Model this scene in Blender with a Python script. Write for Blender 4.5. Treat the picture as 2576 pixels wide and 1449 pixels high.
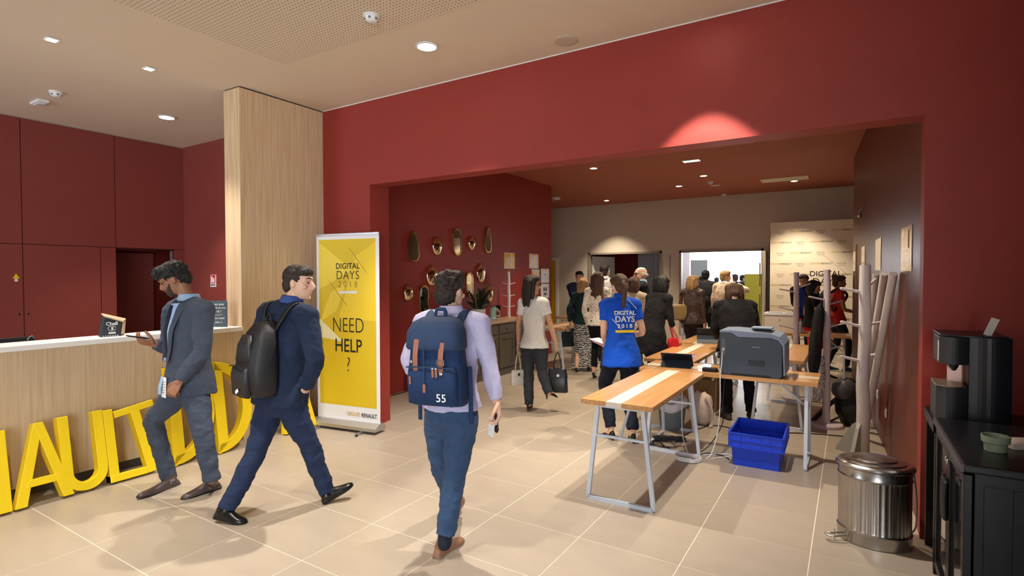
import bpy, bmesh, math, random
import numpy as np
from mathutils import Vector, Matrix, Quaternion, noise
random.seed(7); np.random.seed(7)
S = bpy.context.scene
COL = S.collection
for o in list(bpy.data.objects): bpy.data.objects.remove(o)

# ------------------------------------------------------------ camera
FPX, YAW, PITCH, ROLL, EYE = 1368.1, math.radians(31.91), math.radians(-1.28), math.radians(-0.12), 1.68
_f = Vector((-math.sin(YAW)*math.cos(PITCH), math.cos(YAW)*math.cos(PITCH), math.sin(PITCH)))
_r = Vector((math.cos(YAW), math.sin(YAW), 0)); _u = _r.cross(_f)
CR = math.cos(ROLL)*_r + math.sin(ROLL)*_u; CU = -math.sin(ROLL)*_r + math.cos(ROLL)*_u; CF = _f
CAM = Vector((0, 0, EYE))
cd = bpy.data.cameras.new('camera'); cam = bpy.data.objects.new('camera', cd); COL.objects.link(cam)
cd.sensor_fit = 'HORIZONTAL'; cd.sensor_width = 36.0; cd.lens = FPX/2576*36.0
cd.clip_start = .05; cd.clip_end = 200
m3 = Matrix((CR, CU, -CF)).transposed()
cam.matrix_world = Matrix.Translation(CAM) @ m3.to_4x4()
S.camera = cam
def PX(u, v, d):                       # photo pixel at a given distance along the view axis
    return CAM + (CR*((u-1288)/FPX) - CU*((v-724.5)/FPX) + CF)*d
def ray(u, v): return CR*((u-1288)/FPX) - CU*((v-724.5)/FPX) + CF
def PZ(u, v, z=0.0):
    d = ray(u, v); return CAM + d*((z-EYE)/d.z)
def PY(u, v, y):
    d = ray(u, v); return CAM + d*(y/d.y)
def PXX(u, v, x):
    d = ray(u, v); return CAM + d*(x/d.x)

# ------------------------------------------------------------ light, world, exposure
S.view_settings.view_transform = 'Standard'; S.view_settings.look = 'None'
S.view_settings.gamma = 1.0; S.view_settings.use_curve_mapping = False
S.view_settings.exposure = 0.2
w = bpy.data.worlds.new('overcast_sky'); S.world = w; w.use_nodes = True
bg = w.node_tree.nodes['Background']; bg.inputs[0].default_value = (.86, .93, 1.0, 1); bg.inputs[1].default_value = 14.0
def area(name, loc, rot, sx, sy, power, color=(1, 1, 1), portal=False, spread=180):
    l = bpy.data.lights.new(name, 'AREA'); l.shape = 'RECTANGLE'; l.size = sx; l.size_y = sy; l.energy = power; l.color = color
    l.spread = math.radians(spread)
    if portal: l.cycles.is_portal = True
    o = bpy.data.objects.new(name, l); COL.objects.link(o); o.location = loc; o.rotation_euler = rot
    return o
R90 = math.pi/2
# daylight portals: the glazed front behind the camera and the glazing of the hall beyond the far door
area('lobby_window_daylight', (3.7, -4.95, 1.8), (R90, 0, 0), 5.6, 3.3, 10, portal=True)
area('lobby_side_daylight', (-7.65, -4.95, 1.8), (R90, 0, 0), 1.5, 3.3, 10, portal=True)
area('far_hall_daylight', (-3.0, 25.8, 2.2), (-R90, 0, 0), 8.0, 4.0, 10, portal=True)

# ------------------------------------------------------------ helpers
def L(c):
    out = []
    for v in c[:3]:
        v /= 255.0; out.append(v/12.92 if v <= .04045 else ((v+.055)/1.055)**2.4)
    return (*out, 1.0)
MATS = {}
def mat(name, rgb, rough=.5, metal=0.0, var=0.0, vscale=8.0, bump=0.0, bscale=60.0, stretch=(1, 1, 1), spec=.5, coat=0.0,
        emit=None, estr=0.0, trans=0.0, ior=1.45, alpha=1.0, rnd=0.0, sheen=0.0, rgb2=None, detail=4.0):
    if name in MATS: return MATS[name]
    m = bpy.data.materials.new(name); m.use_nodes = True; nt = m.node_tree; N = nt.nodes; K = nt.links
    b = N['Principled BSDF']; c = L(rgb)
    b.inputs['Base Color'].default_value = c; b.inputs['Roughness'].default_value = rough; b.inputs['Metallic'].default_value = metal
    b.inputs['Specular IOR Level'].default_value = spec; b.inputs['Coat Weight'].default_value = coat
    b.inputs['Transmission Weight'].default_value = trans; b.inputs['IOR'].default_value = ior; b.inputs['Alpha'].default_value = alpha
    if sheen: b.inputs['Sheen Weight'].default_value = sheen
    if emit is not None:
        b.inputs['Emission Color'].default_value = L(emit); b.inputs['Emission Strength'].default_value = estr
    if var or bump or rgb2:
        tc = N.new('ShaderNodeTexCoord'); mp = N.new('ShaderNodeMapping'); mp.inputs['Scale'].default_value = stretch
        K.new(tc.outputs['Object'], mp.inputs['Vector'])
    if var or rgb2:
        n = N.new('ShaderNodeTexNoise'); n.inputs['Scale'].default_value = vscale; n.inputs['Detail'].default_value = detail
        K.new(mp.outputs[0], n.inputs['Vector'])
        rp = N.new('ShaderNodeValToRGB'); rp.color_ramp.elements[0].position = .35; rp.color_ramp.elements[1].position = .65
        if rgb2: a, d = c, L(rgb2)
        else:
            a = tuple(min(1, x*(1-var)) for x in c[:3])+(1,); d = tuple(min(1, x*(1+var)) for x in c[:3])+(1,)
        rp.color_ramp.elements[0].color = a; rp.color_ramp.elements[1].color = d
        K.new(n.outputs['Fac'], rp.inputs[0]); last = rp.outputs[0]
        if rnd:
            last = _rnd(nt, last, rnd)
        K.new(last, b.inputs['Base Color'])
    if bump:
        n2 = N.new('ShaderNodeTexNoise'); n2.inputs['Scale'].default_value = bscale; n2.inputs['Detail'].default_value = 5
        K.new(mp.outputs[0], n2.inputs['Vector'])
        bp = N.new('ShaderNodeBump'); bp.inputs['Strength'].default_value = bump; bp.inputs['Distance'].default_value = .01
        K.new(n2.outputs['Fac'], bp.inputs['Height']); K.new(bp.outputs[0], b.inputs['Normal'])
    MATS[name] = m; return m
def _rnd(nt, last, amt):
    N = nt.nodes; K = nt.links
    oi = N.new('ShaderNodeObjectInfo'); mr = N.new('ShaderNodeMapRange'); mr.inputs[3].default_value = 1-amt; mr.inputs[4].default_value = 1+amt
    K.new(oi.outputs['Random'], mr.inputs[0])
    mx = N.new('ShaderNodeVectorMath'); mx.operation = 'SCALE'; K.new(last, mx.inputs[0]); K.new(mr.outputs[0], mx.inputs['Scale'])
    return mx.outputs[0]

def tag(o, label=None, cat=None, group=None, kind=None):
    if label: o['label'] = label
    if cat: o['category'] = cat
    if group: o['group'] = group
    if kind: o['kind'] = kind
    return o
def thing(name, label, cat, loc=(0, 0, 0), rz=0.0, group=None):
    e = bpy.data.objects.new(name, None); COL.objects.link(e); e.empty_display_size = .1
    e.location = loc; e.rotation_euler = (0, 0, rz)
    return tag(e, label, cat, group)
def link(name, me, parent=None, local=False):
    o = bpy.data.objects.new(name, me); COL.objects.link(o)
    if parent is not None:
        o.parent = parent
        if not local and parent.type == 'EMPTY': o.matrix_parent_inverse = parent.matrix_basis.inverted()
    return o
def copy_tree(o, parent=None):
    c = o.copy(); COL.objects.link(c); c.parent = parent
    for ch in list(o.children): copy_tree(ch, c)
    return c
def frame(d, side=None):               # two unit vectors perpendicular to d; first as near to side as possible
    d = Vector(d).normalized()
    s = Vector(side) if side is not None else (Vector((0, 0, 1)) if abs(d.z) < .9 else Vector((1, 0, 0)))
    a = (s - d*s.dot(d))
    if a.length < 1e-6: a = d.orthogonal()
    a.normalize(); return a, d.cross(a).normalized()
def spline(pts, n):                    # Catmull-Rom through rows of numbers
    P = np.array(pts, float)
    if len(P) < 3 or n <= 1: return P
    out = []
    for i in range(len(P)-1):
        p0 = P[max(i-1, 0)]; p1 = P[i]; p2 = P[i+1]; p3 = P[min(i+2, len(P)-1)]
        for k in range(n):
            t = k/n
            out.append(.5*((2*p1)+(-p0+p2)*t+(2*p0-5*p1+4*p2-p3)*t*t+(-p0+3*p1-3*p2+p3)*t**3))
    out.append(P[-1]); return np.array(out)

class MB:
    def __init__(s): s.v = []; s.f = []; s.mi = []
    def add(s, vs, fs, mi=0):
        b = len(s.v); s.v += [tuple(v) for v in vs]; s.f += [tuple(i+b for i in f) for f in fs]; s.mi += [mi]*len(fs); return s
    def box(s, x0, x1, y0, y1, z0, z1, mi=0):
        vs = [(x, y, z) for z in (z0, z1) for y in (y0, y1) for x in (x0, x1)]
        return s.add(vs, [(0, 2, 3, 1), (4, 5, 7, 6), (0, 1, 5, 4), (2, 6, 7, 3), (0, 4, 6, 2), (1, 3, 7, 5)], mi)
    def obox(s, c, sx, sy, sz, M=None, mi=0):
        M = M or Matrix.Identity(3); c = Vector(c)
        vs = [c + M @ Vector((x*sx/2, y*sy/2, z*sz/2)) for z in (-1, 1) for y in (-1, 1) for x in (-1, 1)]
        return s.add(vs, [(0, 2, 3, 1), (4, 5, 7, 6), (0, 1, 5, 4), (2, 6, 7, 3), (0, 4, 6, 2), (1, 3, 7, 5)], mi)
    def bar(s, a, b, w, h=None, side=None, mi=0):          # square bar from a to b
        a = Vector(a); b = Vector(b); h = h or w; x, y = frame(b-a, side)
        vs = [p + x*(i*w/2) + y*(j*h/2) for p in (a, b) for i, j in ((-1, -1), (1, -1), (1, 1), (-1, 1))]
        return s.add(vs, [(3, 2, 1, 0), (4, 5, 6, 7)] + [(i, (i+1) % 4, 4+(i+1) % 4, 4+i) for i in range(4)], mi)
    def loft(s, rings, mi=0, cap=True):
        n = len(rings[0]); vs = [p for r in rings for p in r]; fs = []
        for i in range(len(rings)-1):
            for k in range(n):
                a = i*n+k; b = i*n+(k+1) % n; fs.append((a, b, b+n, a+n))
        if cap: fs.append(tuple(range(n-1, -1, -1))); fs.append(tuple(range((len(rings)-1)*n, len(rings)*n)))
        return s.add(vs, fs, mi)
    def tube(s, pts, r, n=8, mi=0, flat=1.0, side=None, sub=4, round_ends=True):
        """pts rows; r a number or one per point; elliptical section r along side, r*flat across"""
        P = [tuple(p) for p in pts]; rr = list(r) if hasattr(r, '__len__') else [r]*len(P)
        ff = list(flat) if hasattr(flat, '__len__') else [flat]*len(P)
        Q = spline([(*p, q, fl) for p, q, fl in zip(P, rr, ff)], sub)
        C = [Vector(q[:3]) for q in Q]; rings = []; ref = Vector(side) if side is not None else None
        prev = None
        for i, c in enumerate(C):
            d = C[min(i+1, len(C)-1)] - C[max(i-1, 0)]
            if d.length < 1e-9: d = Vector((0, 0, 1))
            x, y = frame(d, ref if ref is not None else prev); prev = x
            a = max(Q[i][3], 1e-4); b = a*Q[i][4]
            ring = lambda cc, k, x=x, y=y, a=a, b=b: [cc + x*(math.cos(t)*a*k) + y*(math.sin(t)*b*k) for t in [2*math.pi*j/n for j in range(n)]]
            if round_ends and i == 0:
                dd = d.normalized(); m = min(a, b)
                rings += [ring(c-dd*m*.92, .4), ring(c-dd*m*.7, .72), ring(c-dd*m*.3, .95)]
            rings.append(ring(c, 1))
            if round_ends and i == len(C)-1:
                dd = d.normalized(); m = min(a, b)
                rings += [ring(c+dd*m*.3, .95), ring(c+dd*m*.7, .72), ring(c+dd*m*.92, .4)]
        return s.loft(rings, mi)
    def lathe(s, prof, n=24, c=(0, 0, 0), mi=0, sx=1.0, sy=1.0, cap=True):
        c = Vector(c)
        rings = [[c + Vector((math.cos(2*math.pi*k/n)*r*sx, math.sin(2*math.pi*k/n)*r*sy, z)) for k in range(n)] for r, z in prof]
        return s.loft(rings, mi, cap)
    def ell(s, c, rx, ry, rz, M=None, n=14, m=9, mi=0):
        M = M or Matrix.Identity(3); c = Vector(c); rings = []
        for i in range(m):
            t = -math.pi/2 + math.pi*(i+.5)/m
            rings.append([c + M @ Vector((rx*math.cos(t)*math.cos(2*math.pi*k/n), ry*math.cos(t)*math.sin(2*math.pi*k/n), rz*math.sin(t))) for k in range(n)])
        return s.loft(rings, mi)
    def prism(s, poly, o, x, y, depth, mi=0):              # polygon in plane (o,x,y) pushed along x cross y by depth
        o = Vector(o); x = Vector(x); y = Vector(y); d = x.cross(y).normalized()*depth
        a = [o+x*p[0]+y*p[1] for p in poly]; return s.loft([a, [p+d for p in a]], mi)
    def mesh(s, name, mats):
        me = bpy.data.meshes.new(name); me.from_pydata([tuple(v) for v in s.v], [], s.f)
        for m in (mats if isinstance(mats, (list, tuple)) else [mats]): me.materials.append(m)
        if any(s.mi): me.polygons.foreach_set('material_index', s.mi)
        bm = bmesh.new(); bm.from_mesh(me); bmesh.ops.recalc_face_normals(bm, faces=bm.faces); bm.to_mesh(me); bm.free()
        return me
    def build(s, name, mats, parent=None, local=False, smooth=False, bev=0.0, seg=2, angle=None):
        me = s.mesh(name, mats)
        if smooth: me.polygons.foreach_set('use_smooth', [True]*len(me.polygons))
        if angle: 
            me.set_sharp_from_angle(angle=math.radians(angle))
        o = link(name, me, parent, local)
        if bev:
            b = o.modifiers.new('bevel', 'BEVEL'); b.width = bev; b.segments = seg; b.limit_method = 'ANGLE'; b.angle_limit = math.radians(40)
        return o
def box(x0, x1, y0, y1, z0, z1): return MB().box(x0, x1, y0, y1, z0, z1)

def text(name, body, size, o, x, y, m, parent=None, align='CENTER', ext=.0006, bold=0.0, sx=1.0, space=1.0):
    """flat lettering: baseline origin o, reading direction x, up y"""
    cu = bpy.data.curves.new(name, 'FONT'); cu.body = body; cu.size = size; cu.align_x = align; cu.extrude = ext
    cu.offset = bold; cu.space_character = space; cu.resolution_u = 4; cu.space_line = 1.0
    t = bpy.data.objects.new(name, cu); COL.objects.link(t)
    dg = bpy.context.evaluated_depsgraph_get(); me = bpy.data.meshes.new_from_object(t.evaluated_get(dg))
    bpy.data.objects.remove(t); bpy.data.curves.remove(cu)
    x = Vector(x).normalized(); y = Vector(y).normalized(); z = x.cross(y); o = Vector(o)
    M = Matrix((x*sx, y, z)).transposed().to_4x4(); M.translation = o
    me.transform(M); me.materials.clear(); me.materials.append(m)
    return link(name, me, parent)

# ------------------------------------------------------------ materials of the place
def wood(name, a, b, axis='Z', rough=.45, scale=1.0, coat=0.0):
    if name in MATS: return MATS[name]
    st = {'Z': (38, 38, 1.2), 'Y': (30, 1.4, 30), 'X': (1.4, 30, 30)}[axis]
    m = mat(name, a, rough, rgb2=b, vscale=1.6*scale, stretch=st, bump=.06, bscale=3, coat=coat, rnd=.06, detail=6.0)
    return m
RED = mat('red_paint', (148, 52, 44), .55, var=.03, vscale=3)
REDP = mat('red_panel', (132, 60, 54), .5, var=.02, vscale=3)
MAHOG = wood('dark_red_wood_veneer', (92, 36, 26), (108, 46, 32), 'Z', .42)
CEIL = mat('ceiling_paint', (222, 208, 188), .8)
GREYW = mat('warm_grey_paint', (206, 194, 178), .7, var=.02, vscale=2)
WHITE = mat('white_laminate', (240, 240, 240), .35)
OAK = wood('pale_oak_veneer', (196, 168, 132), (214, 190, 156), 'Z', .5)
BOUNCECEIL = mat('ceiling_bounce_tint', (164, 92, 70), .7)  # hall ceiling: red-brown bounced light put into the base colour
def perforated(name, rgb, pitch=.032):
    m = mat(name, rgb, .8); nt = m.node_tree; N = nt.nodes; K = nt.links; b = N['Principled BSDF']
    tc = N.new('ShaderNodeTexCoord'); sc = N.new('ShaderNodeVectorMath'); sc.operation = 'SCALE'; sc.inputs['Scale'].default_value = 1/pitch
    fr = N.new('ShaderNodeVectorMath'); fr.operation = 'FRACTION'; sb = N.new('ShaderNodeVectorMath'); sb.operation = 'SUBTRACT'; sb.inputs[1].default_value = (.5, .5, 0)
    ml = N.new('ShaderNodeVectorMath'); ml.operation = 'MULTIPLY'; ml.inputs[1].default_value = (1, 1, 0)
    ln = N.new('ShaderNodeVectorMath'); ln.operation = 'LENGTH'; lt = N.new('ShaderNodeMath'); lt.operation = 'LESS_THAN'; lt.inputs[1].default_value = .2
    K.new(tc.outputs['Object'], sc.inputs[0]); K.new(sc.outputs[0], fr.inputs[0]); K.new(fr.outputs[0], sb.inputs[0]); K.new(sb.outputs[0], ml.inputs[0])
    K.new(ml.outputs[0], ln.inputs[0]); K.new(ln.outputs['Value'], lt.inputs[0])
    mx = N.new('ShaderNodeMix'); mx.data_type = 'RGBA'; c = L(rgb); mx.inputs[6].default_value = c; mx.inputs[7].default_value = tuple(x*.35 for x in c[:3])+(1,)
    K.new(lt.outputs[0], mx.inputs[0]); K.new(mx.outputs[2], b.inputs['Base Color'])
    return m
PERF = perforated('perforated_ceiling_board', (222, 208, 188)); PERFR = perforated('perforated_bounce_tint_board', (168, 100, 78))  # the hall board has the same red bounce light coloured in
TILE = mat('stoneware_tile', (166, 154, 139), .32, var=.035, vscale=2.2, stretch=(1, 3, 1), bump=.02, bscale=90, rnd=.025)
GROUT = mat('pale_grout', (226, 214, 196), .8)
BLACK = mat('matt_black', (18, 18, 20), .5)
CHROME = mat('brushed_steel', (190, 190, 192), .28, 1.0)
LAMP = mat('lamp_glow', (255, 244, 226), .5, emit=(255, 240, 214), estr=14)
PLAST = mat('white_plastic', (232, 234, 236), .4)
YEL = mat('yellow_foam_paint', (240, 208, 26), .45, var=.02, vscale=4)

# ------------------------------------------------------------ the setting
CZ, OPZ, FY0, FY1 = 3.62, 2.69, 4.30, 4.51
def struct(name, mb, m, parent=None, **k):
    o = mb.build(name, m, parent, **k)
    if parent is None: tag(o, kind='structure')
    return o
floor = struct('floor', box(-12, 7, -5, 26, -.2, -.0015), GROUT)
TX, TY = .638, .56
me = box(-TX/2+.003, TX/2-.003, -TY/2+.003, TY/2-.003, -.0014, 0).mesh('tile', TILE)
rest = MB()
for i in range(-19, 11):
    for j in range(-17, 40):
        cx, cy = -.19+TX*(i+.5), 4.28+TY*(j+.5)
        if not (-12 < cx-TX/2 and cx+TX/2 < 7 and -5 < cy-TY/2 and cy+TY/2 < 26): continue
        if -5.35 < cx < .8 and .7 < cy < 13.2 and cx < .35+.27*max(0, 4.6-cy) and cx > -1.72*cy-1.2:
            t = link('tile', me, floor); t.location = (cx, cy, 0)
        else:
            rest.box(cx-TX/2+.003, cx+TX/2-.003, cy-TY/2+.003, cy+TY/2-.003, -.0014, 0)
r_ = rest.build('tile_field', TILE, floor); r_['kind'] = 'stuff'
ceil = struct('ceiling', box(-12, 7, -5, FY1, CZ, CZ+.15), CEIL)
struct('perforated_board', box(-4.42, 6.9, -4.9, 3.18, CZ-.004, CZ+.01), PERF, ceil)
ceil2 = struct('ceiling_hall', box(-12, 7, FY1, 14.15, CZ, CZ+.15), BOUNCECEIL)
struct('perforated_board', box(-3.6, 6.0, 5.2, 9.6, CZ-.004, CZ+.01), PERFR, ceil2)
# front wall with the wide opening
mb = MB().box(-5.6, -4.53, FY0, FY1, 0, CZ).box(-4.53, .39, FY0, FY1, OPZ, CZ).box(.39, 7, FY0, FY1, 0, CZ)
wf = struct('wall_front', mb, RED)
struct('baseboard_front', box(-5.28, -4.53, FY0-.012, FY1+.006, 0, .07).box(-4.542, -4.518, FY0-.012, FY1+.006, 0, .07).box(.39, 7, FY0-.012, FY0, 0, .07), RED)
struct('trim_1', box(-5.29, 7, FY0-.006, FY0, CZ-.008, CZ), PLAST)
# left: panelled wall with niche and door
LX = -8.59
mb = MB().box(LX-.15, LX, -5, 3.475, 0, CZ).box(LX-.15, LX, 3.475, 4.235, 2.07, CZ).box(LX-.15, LX, 4.235, 4.5, 0, CZ)
wl = struct('wall_left', mb, mat('panel_joint', (60, 18, 16), .7))
g = .004
ys = [-5, -2.0, -.5, 1.0, 2.482, 3.475, 4.383]
for a, b in zip(ys[:-1], ys[1:]):
    struct('panel', box(LX, LX+.02, a+g, b-g, 2.085, CZ-.012), REDP, wl)
for a, b in ((-5, -2.0), (-2.0, -.5), (-.5, 1.0), (1.0, 2.482), (2.482, 3.293), (3.293, 3.475), (4.235, 4.383)):
    p = struct('panel', box(LX, LX+.02, a+g, b-g, .06, 2.077), REDP, wl)
hb = MB()
for y in (2.44, 2.525):
    k = MB().lathe([(.012, 0), (.012, .004)], 14); k.v = [(LX+.02+v[2], y+v[0], 1.225+v[1]) for v in k.v]; k.build('lock_hole', BLACK, wl)
struct('trim_2', box(LX, LX+.03, -5, 4.38, CZ-.012, CZ), mat('shadow_gap_trim', (150, 140, 128), .6))
nb = MB().box(-9.9, LX-.15, 3.42, 3.475, 0, 2.2).box(-9.9, LX-.15, 4.38, 4.45, 0, 2.2).box(-9.95, -9.9, 3.42, 4.45, 0, 2.2).box(-9.9, LX-.15, 3.42, 4.45, 2.07, 2.2)
struct('wall_niche', nb, mat('niche_red', (120, 36, 28), .6))
dr = tag(MB().box(-9.52, -9.47, 3.5, 4.36, .01, 2.05).build('door_1', REDP, bev=.003), kind='structure')
hd = MB().tube([(-9.47, 3.60, 1.03), (-9.42, 3.60, 1.03), (-9.41, 3.62, 1.03), (-9.41, 3.72, 1.03)], .009, 10)
hd.build('door_handle', CHROME, dr, smooth=True)
box(-9.47, -9.462, 3.58, 3.62, .86, .99).build('lock_plate', CHROME, dr)
box(-9.47, -9.45, 3.57, 3.67, 1.55, 1.57).build('latch', CHROME, dr)
box(LX-.1, LX-.02, 4.19, 4.232, 1.93, 2.06).box(LX-.1, LX-.05, 4.2, 4.232, 1.86, 1.93).build('door_closer', CHROME, dr)
struct('wall_alcove', box(LX, -5.575, 4.38, 4.51, 0, CZ), REDP)
# oak clad pillar
pil = tag(box(-5.575, -5.30, 3.265, FY0, 0, CZ-.012).build('pillar', OAK, bev=.003), kind='structure')
box(-5.565, -5.31, 3.275, FY0, CZ-.012, CZ).build('shadow_gap', BLACK, pil)
# hall walls
struct('wall_mirror', box(-5.75, -5.53, 4.6, 10.5, 0, CZ), RED)
struct('baseboard_mirror', box(-5.53, -5.518, 4.6, 10.5, 0, .07), RED)
struct('wall_back_of_alcove', box(-12, -5.75, 10.35, 10.5, 0, CZ), RED)
struct('wall_return', box(-5.75, -4.54, FY1, 4.6, 0, CZ), RED)
q0, q1 = Vector((.413, FY1-.1, 0)), Vector((.03, 10.68, 0)); n_ = Vector((q1.y-q0.y, q0.x-q1.x, 0)).normalized()
WRD = (q1-q0).normalized(); WRN = -n_
rw = MB(); rw.add([p+Vector((0, 0, z)) for z in (0, CZ) for p in (q0, q1, q1+n_*.3, q0+n_*.5)], [(3, 2, 1, 0), (4, 5, 6, 7)]+[(i, (i+1) % 4, 4+(i+1) % 4, 4+i) for i in range(4)])
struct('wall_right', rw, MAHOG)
struct('wall_hall_right', box(3.5, 3.65, FY1, 14.15, 0, CZ), GREYW)
# far wall with two doorways
FW = 14.0
D1, D2 = (-6.20, -4.15), (-3.70, -1.74); DH = 2.31
mb = MB().box(-12, D1[0], FW, FW+.15, 0, CZ).box(D1[0], D1[1], FW, FW+.15, DH, CZ).box(D1[1], D2[0], FW, FW+.15, 0, CZ).box(D2[0], D2[1], FW, FW+.15, DH, CZ).box(D2[1], 7, FW, FW+.15, 0, CZ)
struct('wall_far', mb, GREYW)
struct('wall_hall_left', box(-12.1, -11.95, 4.5, 14.15, 0, CZ), GREYW)
# lobby walls behind the camera
mb = MB().box(-12, -8.4, -5.1, -5, 0, CZ).box(-8.4, -6.9, -5.1, -5, 0, .12).box(-6.9, .9, -5.1, -5, 0, CZ).box(.9, 6.5, -5.1, -5, 0, .12).box(6.5, 7, -5.1, -5, 0, CZ).box(-8.4, -6.9, -5.1, -5, 3.45, CZ).box(.9, 6.5, -5.1, -5, 3.45, CZ)
struct('wall_rear', mb, GREYW)
FRM = mat('dark_window_frame', (52, 54, 58), .4, .6)
for k, (a, b) in enumerate(((-8.4, -6.9), (.9, 6.5))):
    wm = MB(); n = 4
    for i in range(n+1):
        x = a+(b-a)*i/n; wm.box(max(a, x-.03), min(b, x+.03), -5.09, -5.01, .12, 3.45)
    wm.box(a, b, -5.09, -5.01, .12, .18).box(a, b, -5.09, -5.01, 3.39, 3.45)
    tag(wm.build('window_%d' % (k+1), FRM), kind='structure')
struct('wall_lobby_right', box(7, 7.1, -5, FY1, 0, CZ), GREYW)
struct('wall_light_blocker', box(.98, 1.13, -.8, FY0, 0, CZ), mat('charcoal_blocker', (46, 40, 40), .7))  # unseen dark wall, added to keep window light off the right corner
struct('ceiling_cap', box(-12, 7, -5.1, -5, CZ, CZ+.15), CEIL)
# bright glazed hall beyond the far doorways
struct('wall_beyond', MB().box(-12, -7.6, 26, 26.1, 0, 5).box(2, 7, 26, 26.1, 0, 5).box(-7.6, 2, 26, 26.1, 0, .2).box(-7.6, 2, 26, 26.1, 4.6, 5), PLAST)
struct('wall_beyond_left', box(-12.1, -12, 14.15, 26, 0, 5), PLAST); struct('wall_beyond_right', box(7, 7.1, 14.15, 26, 0, 5), PLAST)
struct('ceiling_beyond', box(-12, 7, 14.15, 26, 5, 5.1), PLAST); struct('wall_beyond_top', box(-12, 7, 14.1, 14.15, CZ, 5), PLAST)
# ------------------------------------------------------------ ceiling fixtures
def spot(name, loc, power, size=70, blend=.5, color=(1, .9, .78), radius=.06, parent=None):
    l = bpy.data.lights.new(name, 'SPOT'); l.energy = power; l.spot_size = math.radians(size); l.spot_blend = blend; l.color = color; l.shadow_soft_size = radius
    o = bpy.data.objects.new(name, l); COL.objects.link(o); o.location = loc
    if parent: o.parent = parent; o.matrix_parent_inverse = parent.matrix_basis.inverted()
    return o
def downlight(x, y, r, label, power, group, size=85, color=(1, .91, .8), square=False, z=CZ, blend=.6):
    t = thing('recessed_downlight', label, 'ceiling light', (x, y, z-.004), 0, group)
    if square:
        box(x-r, x+r, y-r, y+r, z-.012, z-.004).build('trim_ring', PLAST, t); box(x-r*.7, x+r*.7, y-r*.7, y+r*.7, z-.014, z-.0121).build('lamp_face', LAMP, t)
    else:
        MB().lathe([(r, z-.004), (r, z-.009), (r*.8, z-.014), (r*.8, z-.0045)], 28, (x, y, 0)).build('trim_ring', PLAST, t, smooth=True, angle=40)
        MB().lathe([(r*.79, z-.0135), (r*.79, z-.0145)], 24, (x, y, 0)).build('lamp_face', LAMP, t)
    spot('lamp_light', (x, y, z-.03), power, size, blend, color, r*.4, t)
KD = 1.0
WARM = (1, .84, .64)
downlight(-3.05, 3.55, .098, 'large round downlight glowing in beige ceiling above the wide red opening', 480*KD, 'round downlights of the lobby ceiling')
downlight(-7.07, 3.43, .098, 'round downlight in beige ceiling in front of the oak pillar, near the red cabinets', 200*KD, 'round downlights of the lobby ceiling')
downlight(-5.55, 1.82, .045, 'small square spotlight in the ceiling, the one farther from the oak pillar', 170*KD, 'small square spotlights above the desk', 80, square=True)
downlight(-5.56, 2.55, .045, 'small square spotlight in the ceiling, the one nearer the oak pillar', 170*KD, 'small square spotlights above the desk', 80, square=True)
downlight(-.93, 3.85, .098, 'round downlight close to the red wall above the opening', 330*KD, 'round downlights of the lobby ceiling', 66, blend=.15)
downlight(-2.2, .9, .098, 'round downlight over the middle of the lobby floor', 240*KD, 'round downlights of the lobby ceiling')
downlight(-3.4, .6, .098, 'round downlight over the lobby floor beside the desk end', 260*KD, 'round downlights of the lobby ceiling')
for x, y, p, lab in ((-3.945, 9.116, 260, 'hall downlight nearest the mirror wall'), (-5.35, 13.2, 260, 'hall downlight glowing above the closed far doorway'), (-2.44, 10.95, 230, 'hall downlight beside the small smoke detector'),
                     (-3.17, 11.92, 230, 'hall downlight left of the round ceiling speaker'), (-1.0, 12.55, 300, 'hall downlight by the flat ceiling grille above the photo backdrop'),
                     (-1.2, 6.1, 320, 'hall downlight above the table with the printer'), (-3.3, 6.3, 260, 'hall downlight above the woman in the white top'), (-1.9, 8.4, 230, 'hall downlight above the row of wooden tables')):
    downlight(x, y, .075, lab, p*KD, 'round downlights of the hall ceiling', 90, (1, .84, .62))
# flat panel, grille, detectors, speakers
def disc(name, x, y, prof, m, label, cat, extra=None, z=CZ, group=None):
    t = thing(name, label, cat, (x, y, z), 0, group)
    MB().lathe([(r, z+h) for r, h in prof], 24, (x, y, 0)).build('base', m, t, smooth=True, angle=35)
    if extra: extra(t)
    return t
DET = [(.062, 0), (.062, -.012), (.05, -.016), (.05, -.03), (.046, -.04), (.034, -.05), (.02, -.053)]
def det_extra(x, y):
    def f(t):
        for a in range(6):
            c, s_ = math.cos(a*1.047), math.sin(a*1.047)
            MB().obox((x+c*.048, y+s_*.048, CZ-.033), .006, .018, .016, Matrix.Rotation(a*1.047, 3, 'Z')).build('vent_slot', mat('grey_slot', (120, 124, 128), .5), t)
        MB().lathe([(.008, CZ-.052), (.006, CZ-.056)], 10, (x, y, 0)).build('indicator', mat('detector_grey', (170, 176, 180), .4), t)
    return f
disc('smoke_detector', -3.045, 2.92, DET, PLAST, 'white smoke detector on the perforated ceiling near the large downlight', 'smoke detector', det_extra(-3.045, 2.92), group='smoke detectors')
disc('smoke_detector', -7.1, 2.355, DET, PLAST, 'white smoke detector on the ceiling in front of the red cabinets', 'smoke detector', det_extra(-7.1, 2.355), group='smoke detectors')
disc('smoke_detector', -2.485, 11.765, DET, PLAST, 'small smoke detector on the hall ceiling', 'smoke detector', det_extra(-2.485, 11.765), group='smoke detectors')
t = thing('emergency_light', 'flat white emergency fixture on ceiling beside the smoke detector by the cabinets', 'ceiling fixture', (-7.6, 2.38, CZ))
box(-7.75, -7.5, 2.33, 2.43, CZ-.03, CZ).build('housing', PLAST, t, bev=.008); box(-7.7, -7.55, 2.35, 2.41, CZ-.042, CZ-.03).build('lens', mat('frosted_lens', (214, 220, 226), .3), t, bev=.004)
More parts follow.
